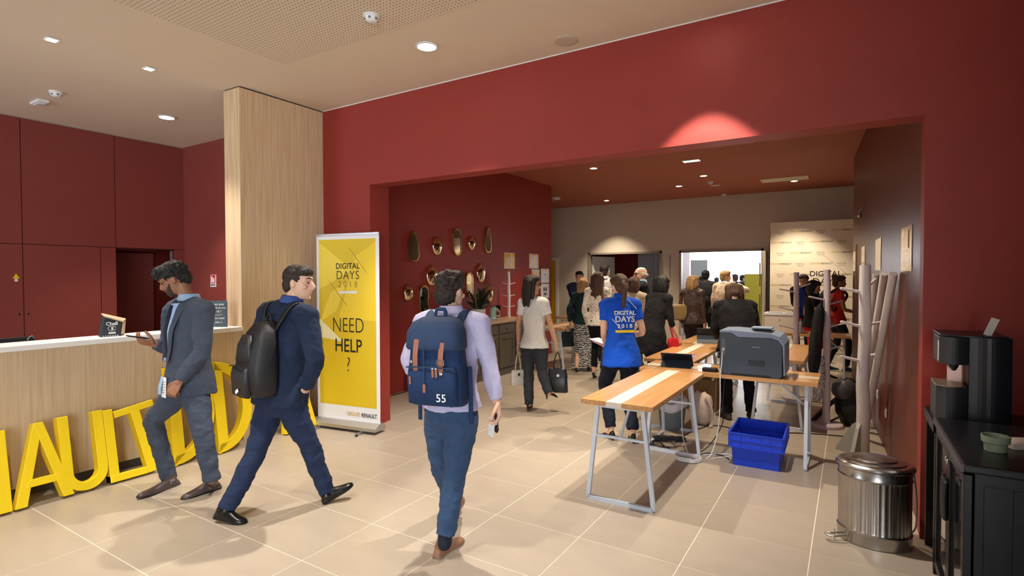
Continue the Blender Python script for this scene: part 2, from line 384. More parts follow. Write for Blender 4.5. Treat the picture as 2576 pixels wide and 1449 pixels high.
disc('ceiling_speaker', -2.01, 4.085, [(.1, 0), (.1, -.005), (.092, -.008), (.05, -.009)], mat('speaker_grille_beige', (196, 184, 166), .6), 'beige round speaker grille flush in the ceiling above the red wall', 'speaker', group='ceiling speakers')
disc('ceiling_speaker', -2.49, 12.3, [(.1, 0), (.1, -.006), (.092, -.01), (.05, -.011)], mat('speaker_grille_beige', (196, 184, 166), .6), 'round speaker grille on the hall ceiling', 'speaker', group='ceiling speakers')
t = thing('led_panel', 'narrow cool white light panel in the hall ceiling', 'ceiling light', (-2.3, 9.43, CZ))
box(-2.44, -2.16, 9.36, 9.5, CZ-.012, CZ-.004).build('frame', PLAST, t)
for a in (-2.43, -2.295): box(a, a+.125, 9.375, 9.485, CZ-.015, CZ-.012).build('light_strip', mat('cool_lamp_glow', (235, 240, 255), .5, emit=(225, 235, 255), estr=6), t)
t = thing('air_grille', 'flat cream air grille on the hall ceiling above the backdrop', 'vent', (-1.2, 12.15, CZ))
box(-1.58, -.72, 12.0, 12.42, CZ-.02, CZ-.002).build('frame', mat('cream_metal', (226, 214, 190), .5), t, bev=.004)
for k in range(6): box(-1.55, -.75, 12.03+k*.062, 12.075+k*.062, CZ-.024, CZ-.02).build('slat', mat('cream_metal', (226, 214, 190), .5), t)
disc('motion_sensor', -2.59, 13.75, [(.06, 0), (.06, -.02), (.04, -.035), (.015, -.045)], PLAST, 'dark small sensor where the hall ceiling meets the far wall', 'sensor')
t = thing('wall_projector', 'small white device mounted high at the end of the mirror wall', 'wall fixture', (-5.48, 10.56, 3.3)); box(-5.52, -5.36, 10.51, 10.6, 3.33, 3.38).build('housing', PLAST, t, bev=.008); box(-5.5, -5.47, 10.5, 10.52, 3.3, 3.36).build('bracket', CHROME, t)

# ------------------------------------------------------------ reception desk
t = thing('reception_desk', 'long reception desk with oak veneer front and white top against the pillar', 'desk', (-5.45, 1.0, 0))
OAKD = wood('pale_oak_desk', (190, 166, 134), (206, 184, 154), 'Z', .55)
for k, (a, b) in enumerate(((-2.3, -1.1), (-1.1, .1), (.1, 1.3), (1.3, 2.5), (2.5, 3.262))):
    box(-5.34, -5.30, a+.001, b-.001, .09, 1.125).build('front_panel', OAKD, t)
box(-5.60, -5.345, -2.3, 3.262, .09, 1.123).build('carcass', OAKD, t); box(-5.57, -5.37, -2.3, 3.262, 0, .09).build('plinth', mat('plinth_grey', (96, 92, 90), .5), t)
box(-5.60, -5.27, -2.32, 3.262, 1.125, 1.165).build('counter_top', WHITE, t, bev=.002)
t = thing('work_desk', 'low white working surface behind the reception counter', 'desk', (-6.0, 1.0, 0)); box(-6.3, -5.61, -2.3, 3.2, .7, .74).build('table_top', WHITE, t); box(-6.3, -6.26, -2.3, 3.2, 0, .7).build('side_panel', WHITE, t)
# monitor behind the counter
t = thing('monitor', 'black monitor behind the counter, only its top edge showing', 'monitor', (-5.78, 1.45, .74))
box(-5.82, -5.78, 1.18, 1.74, .86, 1.185).build('casing', mat('dark_plastic', (34, 36, 42), .35), t, bev=.006); box(-5.90, -5.70, 1.35, 1.57, .741, .755).build('foot', BLACK, t); box(-5.86, -5.82, 1.43, 1.49, .75, .95).build('stand', BLACK, t)
MB().tube([(-5.775, 1.69, 1.16), (-5.77, 1.70, 1.18), (-5.77, 1.72, 1.19), (-5.772, 1.73, 1.17)], .004, 6).build('cable_loop', CHROME, t, smooth=True)
# yellow letters leaning on the front
def strokes_letter(ch, y0, y1, h, label):
    """letters read along +Y, front faces +X at X=-5.03, foot on the floor, top leaning on the desk front"""
    th, lean = .085, .13; w = y1-y0; s = .068 if h < .7 else .1
    polys = []
    if ch == 'A':
        k = s*1.02
        polys = [[(0, 0), (k, 0), (w/2+k*.42, h), (w/2-k*.42, h)], [(w-k, 0), (w, 0), (w/2+k*.42, h), (w/2-k*.42, h)], [(w*.2, h*.22), (w*.8, h*.22), (w*.74, h*.22+s*.8), (w*.26, h*.22+s*.8)]]
    elif ch == 'N':
        polys = [[(0, 0), (s, 0), (s, h), (0, h)], [(w-s, 0), (w, 0), (w, h), (w-s, h)], [(0, h), (s*1.1, h), (w, 0), (w-s*1.1, 0)]]
    elif ch == 'L': polys = [[(0, 0), (s, 0), (s, h), (0, h)], [(0, 0), (w, 0), (w, s*.85), (0, s*.85)]]
    elif ch == 'T':
        polys = [[(0, h-s*.8), (w, h-s*.8), (w, h), (0, h)], [(w/2-s/2, 0), (w/2+s/2, 0), (w/2+s/2, h), (w/2-s/2, h)]]
    elif ch == 'U':
        r = w/2; out = [(0, h), (0, r)] + [(r-r*math.cos(a), r-r*math.sin(a)) for a in np.linspace(0, math.pi, 17)] + [(w, h), (w-s, h)]
        out += [(r+(r-s)*math.cos(a), r-(r-s)*math.sin(a)) for a in np.linspace(0, math.pi, 17)] + [(s, h)]; polys = [out]
    elif ch == 'D':
        r = min(w*.95, h/2); a_ = np.linspace(math.pi/2, -math.pi/2, 21)
        sx = w/r if w < r else 1; cx = w-r
        outer = [(0, 0), (0, h)] + [(cx+r*math.cos(a), h/2+h/2*math.sin(a)) for a in a_]
        inner = [(s, s*.85), (s, h-s*.85)] + [(cx+(r-s)*math.cos(a), h/2+(h/2-s*.85)*math.sin(a)) for a in a_]
        polys = None
    mb = MB(); X = Vector((0, 1, 0)); Y = Vector((-lean, 0, h)).normalized(); o = Vector((-5.03, y0, 0.004)); 
    o = o - X.cross(Y)*0
    Dv = Vector((-1, 0, 0)); n = X.cross(Y)
    if n.x > 0: n = -n
    def put(p): return o + X*p[0] + Y*p[1]
    if polys is not None:
        for k, pl in enumerate(polys):
            a = [put(p)-n*(.0012*k) for p in pl]; mb.loft([a, [p+n*(th+.0012*k) for p in a]])
    else:
        N_ = len(outer); fo = [put(p) for p in outer]; fi = [put(p) for p in inner]
        vs = fo+fi+[p+n*th for p in fo]+[p+n*th for p in fi]; fs = []
        for i in range(N_):
            j = (i+1) % N_
            fs += [(i, j, N_+j, N_+i), (2*N_+i, 3*N_+i, 3*N_+j, 2*N_+j), (i, 2*N_+i, 2*N_+j, j), (N_+i, N_+j, 3*N_+j, 3*N_+i)]
        mb.add(vs, fs)
    ob = mb.build('foam_letter', YEL, bev=.004)
    zmin = min(v.co.z for v in ob.data.vertices)
    for v in ob.data.vertices: v.co.z -= zmin
    return tag(ob, label, 'letter', 'yellow letters in front of the desk')
strokes_letter('N', .93, 1.372, .575, 'yellow letter N leaning on the desk, cut by the photo edge')
strokes_letter('A', 1.385, 1.735, .585, 'small yellow letter A leaning on the desk between letters N and U')
strokes_letter('U', 1.675, 1.972, .595, 'small yellow letter U leaning on the desk beside letter A')
strokes_letter('L', 1.975, 2.25, .585, 'small yellow letter L leaning on the desk beside letter U')
strokes_letter('D', 2.46, 2.855, .86, 'tall yellow letter D behind the man in the grey suit')
strokes_letter('D', 2.862, 3.235, .86, 'tall yellow letter D between the two men in suits')
strokes_letter('A', 3.57, 3.97, .80, 'tall yellow letter A behind the man with the black backpack')
tt = strokes_letter('T', 2.14, 2.44, .585, 'small yellow letter T tilted against letter L')
c0 = Vector((-5.03, 2.29, 0)); Rm = Matrix.Translation(c0) @ Matrix.Rotation(math.radians(9), 4, 'X') @ Matrix.Translation(-c0)
tt.data.transform(Rm); zz = min(v.co.z for v in tt.data.vertices)
for v in tt.data.vertices: v.co.z -= zz

# box and slate sign on the counter
t = thing('charging_station', 'dark wedge shaped charging box with wooden top standing on the white counter', 'charging box', (-5.48, 2.19, 1.165))
A, B, C_, D_ = Vector((-5.40, 2.065, 1.165)), Vector((-5.40, 2.215, 1.165)), Vector((-5.545, 2.30, 1.165)), Vector((-5.545, 2.10, 1.165))
u3 = Vector((0, 0, 1))
lo = [A, B, C_, D_]
hi = [A+u3*.17+Vector((0, .03, 0)), B+u3*.115+Vector((0, .015, 0)), C_+u3*.125+Vector((0, .01, 0)), D_+u3*.185+Vector((0, .03, 0))]
DKB = mat('charcoal_card', (48, 54, 60), .55); PALEW = wood('pale_wood_edge', (206, 176, 140), (220, 196, 166), 'Y')
MB().loft([lo, hi]).build('body', DKB, t, bev=.004)
top = [p+u3*.001+(p-Vector((-5.47, 2.17, p.z)))*.06 for p in hi]
MB().loft([top, [p+u3*.012 for p in top]]).build('wooden_lid', PALEW, t, bev=.001)
MB().loft([[B+Vector((.001, .001, .01)), C_+Vector((.001, .001, .01)), hi[2]+Vector((.001, .001, -.002)), hi[1]+Vector((.001, .001, -.002))], [B+Vector((.004, .004, .01)), C_+Vector((.004, .004, .01)), hi[2]+Vector((.004, .004, -.002)), hi[1]+Vector((.004, .004, -.002))]]).build('wooden_side', PALEW, t)
WT = mat('white_print', (235, 238, 240), .6)
text('lettering', 'Chefi', .042, (-5.3985, 2.148, 1.262), (0, 1, 0), (0, 0, 1), WT, t, bold=.0012)
fr_ = MB().tube([(-5.398, 2.148+.03*math.cos(a), 1.235+.02*math.sin(a)) for a in np.linspace(.3, 5.9, 16)], .0022, 6, sub=1); fr_.build('emblem_ring', WT, t)
box(-5.3995, -5.397, 2.143, 2.158, 1.223, 1.246).build('emblem_phone', WT, t)
box(-5.3995, -5.397, 2.122, 2.175, 1.188, 1.204).build('emblem_band', WT, t)
for k in range(7): box(-5.3995, -5.397, 2.078+k*.018, 2.087+k*.018, 1.168, 1.176).build('emblem_dot', WT, t)
t = thing('slate_sign', 'small slate board with white handwriting standing on the counter by the pillar', 'sign', (-5.45, 3.13, 1.165))
SLATE = mat('slate', (64, 80, 96), .6, var=.06, vscale=20)
sx_ = Vector((.84, .54, 0)).normalized(); up = Vector((0, 0, 1)); o_ = Vector((-5.535, 3.075, 1.165)); w_, h_ = .165, .255
pl_ = [(0, 0), (w_, 0), (w_, h_)] + [(w_-w_/3*(k+.5)+w_/6*math.cos(a), h_+.016*math.sin(a)) for k in range(3) for a in np.linspace(.2, 2.94, 7)] + [(0, h_)]
sl = MB().prism(pl_, o_, sx_, up, -.012).build('board', SLATE, t, bev=.001)
nf = sx_.cross(up)
fo_ = o_+nf*.0015
for k, (ln, yy, sz) in enumerate((('Vous avez', .222, .034), ('besoin de vous', .188, .026), ('faire la ?', .15, .032), ('If you need', .082, .031), ('us, text :)', .04, .03))):
    text('handwriting', ln, sz, fo_+sx_*(.01)+up*yy, sx_, (up+sx_*.12), WT, t, 'LEFT', sx=.92)
MB().tube([fo_+sx_*.035+up*.128, fo_+sx_*.05+up*.122, fo_+sx_*.085+up*.123, fo_+sx_*.12+up*.13], .0016, 5).build('handwriting', WT, t)
t = thing('leaflet_holder', 'red and white leaflet half hidden behind the slate sign', 'leaflet', (-5.55, 3.09, 1.165))
MB().prism([(0, 0), (.1, 0), (.1, .25), (0, .25)], o_-nf*.02-sx_*.022, sx_, up, -.004).build('card', mat('leaflet_red', (170, 30, 40), .5), t)
MB().prism([(0, 0), (.03, 0), (.03, .07), (0, .07)], o_-nf*.0195-sx_*.022+up*.18, sx_, up, .002).build('white_corner', WT, t)
# fire extinguisher sign, warning sign
t = thing('fire_extinguisher_sign', 'small white and red fire extinguisher sign on the red wall beside the pillar', 'sign', (-7.79, 4.378, 1.53))
box(-7.86, -7.725, 4.372, 4.379, 1.53, 1.705).build('plate', WT, t)
RSG = mat('sign_red', (190, 30, 40), .5)
box(-7.85, -7.735, 4.3705, 4.3719, 1.585, 1.7).build('red_field', RSG, t); box(-7.835, -7.80, 4.3692, 4.3704, 1.595, 1.68).build('pictogram', WT, t); box(-7.785, -7.755, 4.3692, 4.3704, 1.595, 1.66).build('pictogram', WT, t)
box(-7.85, -7.735, 4.3705, 4.3719, 1.545, 1.575).build('caption_bar', mat('caption_grey', (120, 130, 130), .5), t)
t = thing('warning_sticker', 'tiny yellow triangle warning sticker on the red cabinet panel', 'sign', (LX+.02, 2.415, 1.67))
MB().prism([(-.035, 0), (.035, 0), (0, .06)], (LX+.0205, 2.415, 1.66), (0, 1, 0), (0, 0, 1), .002).build('triangle', YEL, t)
k = MB().lathe([(.018, 0), (.018, .002)], 16); k.v = [(LX+.0205+v[2], 2.415+v[0], 1.64+v[1]) for v in k.v]; k.build('round_sticker', PLAST, t)

# ------------------------------------------------------------ roll-up banner
t = thing('rollup_banner', 'tall yellow and white roll-up banner reading NEED HELP beside the opening', 'banner', (-4.7, 4.1, 0))
b0 = Vector((-5.10, 4.035, 0)); b1 = Vector((-4.255, 4.165, 0)); bx = (b1-b0).normalized(); bw = (b1-b0).length; bn = bx.cross(Vector((0, 0, 1)))
if bn.y > 0: bn = -bn
ALU = mat('aluminium', (196, 198, 204), .35, .9)
def bpt(s, z, n=0.0): return b0 + bx*s + Vector((0, 0, z)) + bn*n
mb = MB(); mb.loft([[bpt(s, z, n) for n, z in ((-.09, .03), (-.09, .05), (-.05, .1), (.03, .1), (.09, .06), (.1, .035), (.1, .03))] for s in (-.005, bw+.005)]); mb.build('base_cassette', ALU, t)
for s in (.12, bw-.16):
    MB().bar(bpt(s, .018, .22), bpt(s, .018, -.16), .03, .006).build('foot', ALU, t); MB().lathe([(.016, 0), (.016, .018)], 12, bpt(s, 0, .2)).build('foot_pad', BLACK, t)
WHB = mat('banner_white', (236, 238, 244), .55)
mb = MB(); mb.prism([(0, .1), (bw, .1), (bw, 2.13), (0, 2.13)], bpt(0, 0, 0), bx, (0, 0, 1), .0012); mb.build('print_sheet', WHB, t)
MB().obox(bpt(bw/2, 2.137, 0), bw+.004, .02, .028, Matrix.Rotation(math.atan2(bx.y, bx.x), 3, 'Z')).build('top_rail', ALU, t, bev=.004)
MB().tube([bpt(bw/2, .09, -.02), bpt(bw/2, 2.13, -.012)], .01, 8, sub=1).build('support_pole', ALU, t)
BY = mat('banner_yellow', (222, 194, 36), .5); BY2 = mat('banner_pale_yellow', (240, 216, 70), .5); BY3 = mat('banner_white_yellow', (240, 238, 190), .5); INK = mat('black_ink', (34, 32, 30), .6); INKY = mat('ochre_ink', (196, 160, 40), .6)
def bq(name, pts, m, n): return MB().add([bpt(s, z, n) for s, z in pts], [tuple(range(len(pts)))]).build(name, m, t)
x0, x1, z0, z1 = .035, bw-.045, .255, 2.085
bq('yellow_field', [(x0, z0), (x1, z0), (x1, z1), (x0, z1)], BY, .002)
bq('printed_facet', [(x0, 1.53), (.5, 1.75), (x0, 2.06)], BY2, .0026); bq('printed_facet', [(x0, 1.16), (.28, 1.3), (.42, 1.62), (.2, 1.5)], BY2, .0028); bq('printed_facet', [(.3, 1.2), (x1, 1.2), (x1, 2.05), (.55, 1.9)], mat('banner_mid_yellow', (240, 210, 46), .5), .0024)
bq('printed_facet', [(x0, 1.21), (.38, .955), (x0, 1.0)], BY3, .003)
UPV = Vector((0, 0, 1)); cx_ = bw*.51
def bt(s, z, body, size, m, bold=0.0, align='CENTER', sx=1.0, space=1.0): return text('lettering', body, size, bpt(s, z, .0036), bx, UPV, m, t, align, .0002, bold, sx, space)
bt(cx_, 1.762, 'DIGITAL', .088, INK, .0012, sx=.94, space=1.06); bt(cx_, 1.648, 'DAYS', .132, INK, -.001, sx=.92, space=1.1); bt(cx_, 1.56, '2018', .098, INK, -.0022, sx=.86, space=1.75)
bq('underline', [(cx_-.125, 1.488), (cx_+.125, 1.492), (cx_+.125, 1.52), (cx_-.125, 1.515)], WHB, .0034)
for a, b in (((cx_+.02, 1.99), (cx_+.26, 1.71)), ((cx_-.26, 1.63), (cx_-.02, 1.36))): MB().bar(bpt(*a, .0035), bpt(*b, .0035), .004, .0006).build('diagonal_line', mat('brown_ink', (150, 110, 40), .6), t)
bt(cx_, .975+.09, 'NEED', .235, INK, -.0035, sx=.74); bt(cx_, .83+.02, 'HELP', .205, INK, .0015, sx=.82); bt(cx_, .635+.0, '?', .23, INK, -.0035, sx=.9)
bt(.592, .15, 'GROUPE', .062, INKY, 0, 'RIGHT', .76); bt(.607, .15, 'RENAULT', .062, INK, .001, 'LEFT', .76)
# ------------------------------------------------------------ wooden trestle tables
OAKT = wood('oiled_oak_top', (188, 136, 84), (212, 162, 108), 'Y', .3, coat=.3); STRIPE = mat('white_lacquer_stripe', (226, 216, 200), .3, var=.02); LEGM = mat('pale_blue_white_steel', (204, 214, 228), .4)
OAKE = wood('oak_edge', (150, 104, 72), (166, 120, 86), 'Y', .5)
TZ = .77
def make_table(length, label, group='wooden trestle tables', w=.54):
    t = thing('trestle_table', label, 'table', (0, 0, 0), 0, group); h = length/2
    a, b = -w/2+w*.36, -w/2+w*.58
    for x0, x1, m, nm in ((-w/2, a, OAKT, 'plank'), (a+.0005, b-.0005, STRIPE, 'white_stripe'), (b, w/2, OAKT, 'plank')):
        MB().box(x0, x1, -h, h, TZ-.036, TZ).build(nm, m, t, local=True, bev=.0015)
    for s in (-1, 1):
        y = s*(h-.09); bw, tw = .25, .17; q = .028; z1 = TZ-.037
        mb = MB().bar((-bw, y, q/2), (bw, y, q/2), q).bar((-bw, y, q/2), (-tw, y, z1), q, side=(0, 1, 0)).bar((bw, y, q/2), (tw, y, z1), q, side=(0, 1, 0)).bar((-tw, y, z1-q/2), (tw, y, z1-q/2), q)
        k = .67; bx_ = bw+(tw-bw)*k; mb.bar((-bx_, y, z1*k), (bx_, y, z1*k), .018)
        lf = mb.build('leg_frame', LEGM, t, local=True); MB().bar((0, y, z1*k), (0, y-s*.27, z1-.004), .016).build('diagonal_strut', LEGM, lf)
    return t
proto = make_table(1.55, 'x')
def table(x, y, rz, label):
    global proto
    if not proto.get('used'): o = proto; o['used'] = 1
    else: o = copy_tree(proto)
    o.location = (x, y, 0); o.rotation_euler = (0, 0, rz); o['label'] = label; return o
table(-1.42, 4.455, 0, 'nearest oak trestle table with a white stripe, empty top, beside the blue crate')
table(-1.0, 5.515, R90, 'oak trestle table carrying the big grey printer')
table(-1.66, 6.63, 0, 'oak trestle table behind the open tablet next to the printer table')
table(-1.72, 8.25, 0, 'oak trestle table with the folded black tablet, in front of the bending woman')
table(-1.84, 10.0, .06, 'farthest oak trestle table of the middle row')
table(-.68, 7.28, 0, 'oak trestle table right of the person bending over, behind the printer')
table(-.76, 9.75, R90, 'oak trestle table carrying the white box printer')
table(-4.5, 9.22, 0, 'oak trestle table between the mirror wall and the woman in white')
table(-4.9, 11.0, R90, 'dark oak trestle table with the laptop in front of the man in the blue suit')
del proto['used']
for o in COL.objects:
    if 'used' in o.keys(): del o['used']

# ------------------------------------------------------------ printer, tablets and small things on the tables
PG = mat('printer_slate_grey', (70, 84, 100), .5); PL = mat('printer_light_grey', (140, 160, 188), .45); PD = mat('printer_dark', (30, 34, 40), .4)
t = thing('laser_printer', 'big slate grey laser printer seen from its side on an oak table', 'printer', (-.76, 5.42, TZ))
x0, x1, y0, y1, z0 = -1.02, -.5, 5.26, 5.66, TZ
side = [(x0, z0+.03), (x0+.06, z0), (x1-.02, z0), (x1, z0+.02), (x1, z0+.29), (x1-.03, z0+.335), (x1-.09, z0+.355), (x0+.16, z0+.35), (x0+.1, z0+.385), (x0, z0+.385)]
MB().prism([(p[0], p[1]) for p in side], (0, y1, 0), (1, 0, 0), (0, 0, 1), y1-y0).build('body', PG, t, bev=.006)
cap = [(x0-.001, z0+.386), (x0+.1, z0+.386), (x0+.16, z0+.351), (x1-.09, z0+.356), (x1-.03, z0+.336), (x1+.001, z0+.29), (x1+.012, z0+.03), (x1+.022, z0+.03), (x1+.02, z0+.31), (x1-.02, z0+.37), (x1-.09, z0+.395), (x0+.1, z0+.41), (x0-.001, z0+.405)]
MB().prism(cap, (0, y1+.004, 0), (1, 0, 0), (0, 0, 1), y1-y0+.008).build('light_shell', PL, t, bev=.004)
tr = MB().box(x0+.2, x0+.43, y0+.05, y1-.08, z0+.38, z0+.402).build('output_tray', PD, t, bev=.004)
MB().box(x0+.24, x0+.42, y0+.16, y1-.06, z0+.418, z0+.43).build('tray_flap', PL, t, bev=.004); MB().box(x0+.25, x0+.40, y0+.2, y1-.1, z0+.4, z0+.419).build('flap_hinge', PD, t)
ve = MB().box(x0+.25, x0+.38, y0-.003, y0+.001, z0+.1, z0+.15).build('vent_plate', PD, t)
for k in range(5): MB().box(x0+.256, x0+.374, y0-.005, y0-.003, z0+.105+k*.009, z0+.109+k*.009).build('vent_slat', PG, ve)
for k in range(7): MB().box(x0+.275+k*.0095, x0+.281+k*.0095, y0-.002, y0+.001, z0+.262, z0+.274).build('embossed_letter', PL, t)
ps = MB().box(x0+.016, x0+.052, y0-.003, y0+.001, z0+.18, z0+.33).build('port_panel', mat('port_grey', (96, 110, 126), .4), t); MB().box(x0+.022, x0+.044, y0-.012, y0-.003, z0+.22, z0+.245).build('plug', PLAST, ps)
for z in (.2, .32): MB().ell((x0+.034, y0-.004, z0+z), .004, .003, .004, n=8, m=5).build('screw', CHROME, ps)
MB().box(x0+.1, x1-.09, y0-.002, y0+.001, z0+.002, z0+.022).build('lower_recess', PD, t)

def tablet(name, label, P, rz, open_, leaned):   # seen from behind, leaned in radians
    t = thing(name, label, 'tablet', P, rz)
    DK = mat('tablet_black', (26, 30, 36), .35); SC = mat('tablet_cover_slate', (44, 58, 72), .6)
    up = Vector((0, -math.sin(leaned), math.cos(leaned))); nr = Vector((0, math.cos(leaned), math.sin(leaned))); M_ = Matrix((Vector((1, 0, 0)), nr, up)).transposed(); ft = Vector((0, .06, .004))
    scr = MB().obox(ft+up*.1, .30, .009, .2, M_).build('screen_slab', DK, t, local=True, bev=.002)
    MB().obox(ft+up*.1+nr*.0052, .285, .001, .18, M_).build('display', mat('tablet_screen', (60, 66, 84), .08), scr)
    a_, b_ = ft+up*.095-nr*.006, Vector((0, -.12, .004)); MB().bar(a_, b_, .29, .006, side=(1, 0, 0)).build('folded_cover', SC, t, local=True)
    MB().obox(Vector((0, -.03, .0035)), .29, .18, .006).build('cover_base', SC, t, local=True, bev=.002)
    MB().obox(ft+up*.18-nr*.006, .03, .004, .012, M_).build('camera_bump', BLACK, scr)
    return t
tablet('tablet', 'open black tablet on its cover between the near empty table and the printer', (-1.47, 5.50, TZ), .12, 1, .85)
tablet('tablet', 'folded black tablet standing like a tent on the table by the bending woman', (-1.63, 7.66, TZ), .2, 1, .35)
# brochures beside the tablet
PUR = mat('brochure_purple', (150, 120, 160), .15, rgb2=(190, 176, 200), vscale=6); 
t = tag(MB().obox((-1.62, 6.12, TZ+.004), .32, .5, .008, Matrix.Rotation(.12, 3, 'Z')).build('brochure', PUR), 'glossy purple brochure lying behind the open tablet', 'brochure')
t = thing('adapter', 'black power adapter lying beside the printer', 'adapter', (-1.12, 5.36, TZ)); MB().box(-1.19, -1.06, 5.32, 5.39, TZ, TZ+.035).build('casing', BLACK, t, bev=.006); MB().box(-1.06, -1.045, 5.34, 5.37, TZ+.008, TZ+.024).build('socket', PD, t)
CW = mat('white_cable', (226, 226, 232), .45); CB = mat('black_cable', (22, 22, 24), .5)
def cable(label, pts, m, r=.0045, sub=6, cat='cable'): return tag(MB().tube(pts, r, 7, sub=sub).build('cable', m, smooth=True), label, cat)
cable('white power cable hanging from the printer side down to the floor', [(-.99, 5.245, TZ+.23), (-.985, 5.2, TZ+.2), (-.99, 5.2, TZ+.1), (-1.0, 5.19, TZ), (-1.0, 5.19, .5), (-1.02, 5.2, .25), (-1.06, 5.15, .06), (-1.1, 5.1, .006), (-1.03, 5.2, .006), (-.93, 5.3, .006), (-.98, 5.36, .006), (-1.15, 5.22, .006)], CW, .005)
co = [(-1.4, 5.55, .70), (-1.42, 5.5, .5), (-1.41, 5.45, .3), (-1.36, 5.3, .12), (-1.25, 5.1, .02)] + [(-1.24+.11*math.cos(a)*(1+.12*math.sin(3*a)), 5.0+.085*math.sin(a)*(1+.1*math.cos(2*a)), .006+.0016*a) for a in np.linspace(1.2, 24, 46)]
cable('white cable coiled in loose loops on the floor beside the table leg', co, CW, .005, 3)
cable('white charging cable on the tabletop leading to the open tablet', [(-1.62, 5.52, TZ+.006), (-1.7, 5.45, TZ+.02), (-1.72, 5.36, TZ+.006), (-1.66, 5.28, TZ+.006), (-1.6, 5.24, TZ+.006)], CW, .0035)
cable('black cable hanging behind the printer and trailing over the floor', [(-.98, 5.3, .72), (-.99, 5.27, .5), (-1.0, 5.3, .3), (-1.1, 5.25, .1), (-1.2, 5.2, .006), (-1.12, 5.3, .006), (-.98, 5.28, .006), (-.92, 5.2, .006)], CB)
cable('tangled black cables on the floor under the nearest table', [(-1.58+.12*math.cos(a*1.3)+.03*math.sin(4.1*a), 5.35+.13*math.sin(a)+.03*math.cos(3*a), .006+.012*(1+math.sin(2.3*a))) for a in np.linspace(0, 15, 40)], CB, .004, 2)
cable('long black cable running across the hall floor behind the printer table', [(-1.5, 5.6, .006), (-1.3, 6.3, .006), (-.9, 6.25, .006), (-.4, 6.5, .006), (0, 6.6, .006)], CB, .005)
cable('thin black cable along the foot of the mirror wall', [(-5.48, 5.2, .006), (-5.45, 5.7, .006), (-5.47, 6.2, .006)], CB, .006)
t = thing('power_strip', 'black power strip on the floor under the nearest table', 'power strip', (-1.55, 5.5, 0)); MB().obox((-1.55, 5.5, .022), .32, .055, .044, Matrix.Rotation(.4, 3, 'Z')).build('casing', BLACK, t, bev=.006)
for k in range(4): MB().obox(Vector((-1.55, 5.5, .045))+Matrix.Rotation(.4, 3, 'Z') @ Vector((-.11+k*.07, 0, 0)), .04, .04, .01, Matrix.Rotation(.4, 3, 'Z')).build('socket', PD, t)
# waste basket with liner, bags and box below the tables
t = thing('waste_basket', 'grey woven waste basket with a white liner under the tables', 'waste basket', (-1.66, 6.0, 0))
WEAVE = mat('woven_grey', (112, 122, 128), .7, bump=.6, bscale=220, var=.12, vscale=160)
MB().lathe([(.12, 0), (.125, .01), (.155, .3), (.148, .3), (.12, .02)], 24, (-1.66, 6.0, 0)).build('basket', WEAVE, t, smooth=True, angle=50)
bag = MB().lathe([(.157, .22+.02*0), (.166, .25), (.168, .31), (.15, .33), (.11, .32), (.08, .25)], 26, (-1.66, 6.0, 0)); bag.v = [(v[0]+.012*math.sin(9*v[1]+40*v[2]), v[1]+.012*math.cos(11*v[0]), v[2]+.03*math.sin(14*v[0]+9*v[1])) for v in bag.v]
bag.build('liner', mat('white_bag_film', (214, 214, 222), .35), t, smooth=True)
t = thing('cardboard_box', 'brown cardboard box on the floor beneath the middle tables', 'box', (-1.45, 7.1, 0)); CARD = mat('cardboard', (130, 98, 66), .8, var=.05)
MB().box(-1.8, -1.38, 6.95, 7.3, 0, .42).build('carton', CARD, t, bev=.003); MB().obox((-1.59, 6.88, .45), .41, .16, .006, Matrix.Rotation(.5, 3, 'X')).build('flap', CARD, t); MB().obox((-1.59, 7.37, .45), .41, .16, .006, Matrix.Rotation(-.5, 3, 'X')).build('flap', CARD, t)
def lump(name, m, c, r, seed, n=18, amp=.18, parent=None, sq=1.0):
    mb = MB().ell(c, *r, n=n, m=12); c = Vector(c); vs = []
    for v in mb.v:
        p = Vector(v); d = p-c; k = 1+amp*noise.noise(d*9+Vector((seed, seed*2, 0)))+amp*.5*noise.noise(d*24+Vector((seed, 0, 5))); q = c+d*k; q.z = max(q.z, .002); vs.append(tuple(q))
    mb.v = vs; return mb.build(name, m, parent, smooth=True)
t = thing('tote_bag', 'slumped cream cloth bag with pinkish folds under the middle tables', 'bag', (-1.42, 6.35, 0)); lump('cloth_body', mat('cream_cloth', (206, 186, 172), .8), (-1.42, 6.35, .17), (.13, .12, .19), 3, amp=.3, parent=t); MB().tube([(-1.36, 6.28, .3), (-1.3, 6.25, .2), (-1.29, 6.24, .05), (-1.3, 6.22, .01)], .022, 8, flat=.35).build('strap', mat('cream_cloth', (206, 186, 172), .8), t, smooth=True)
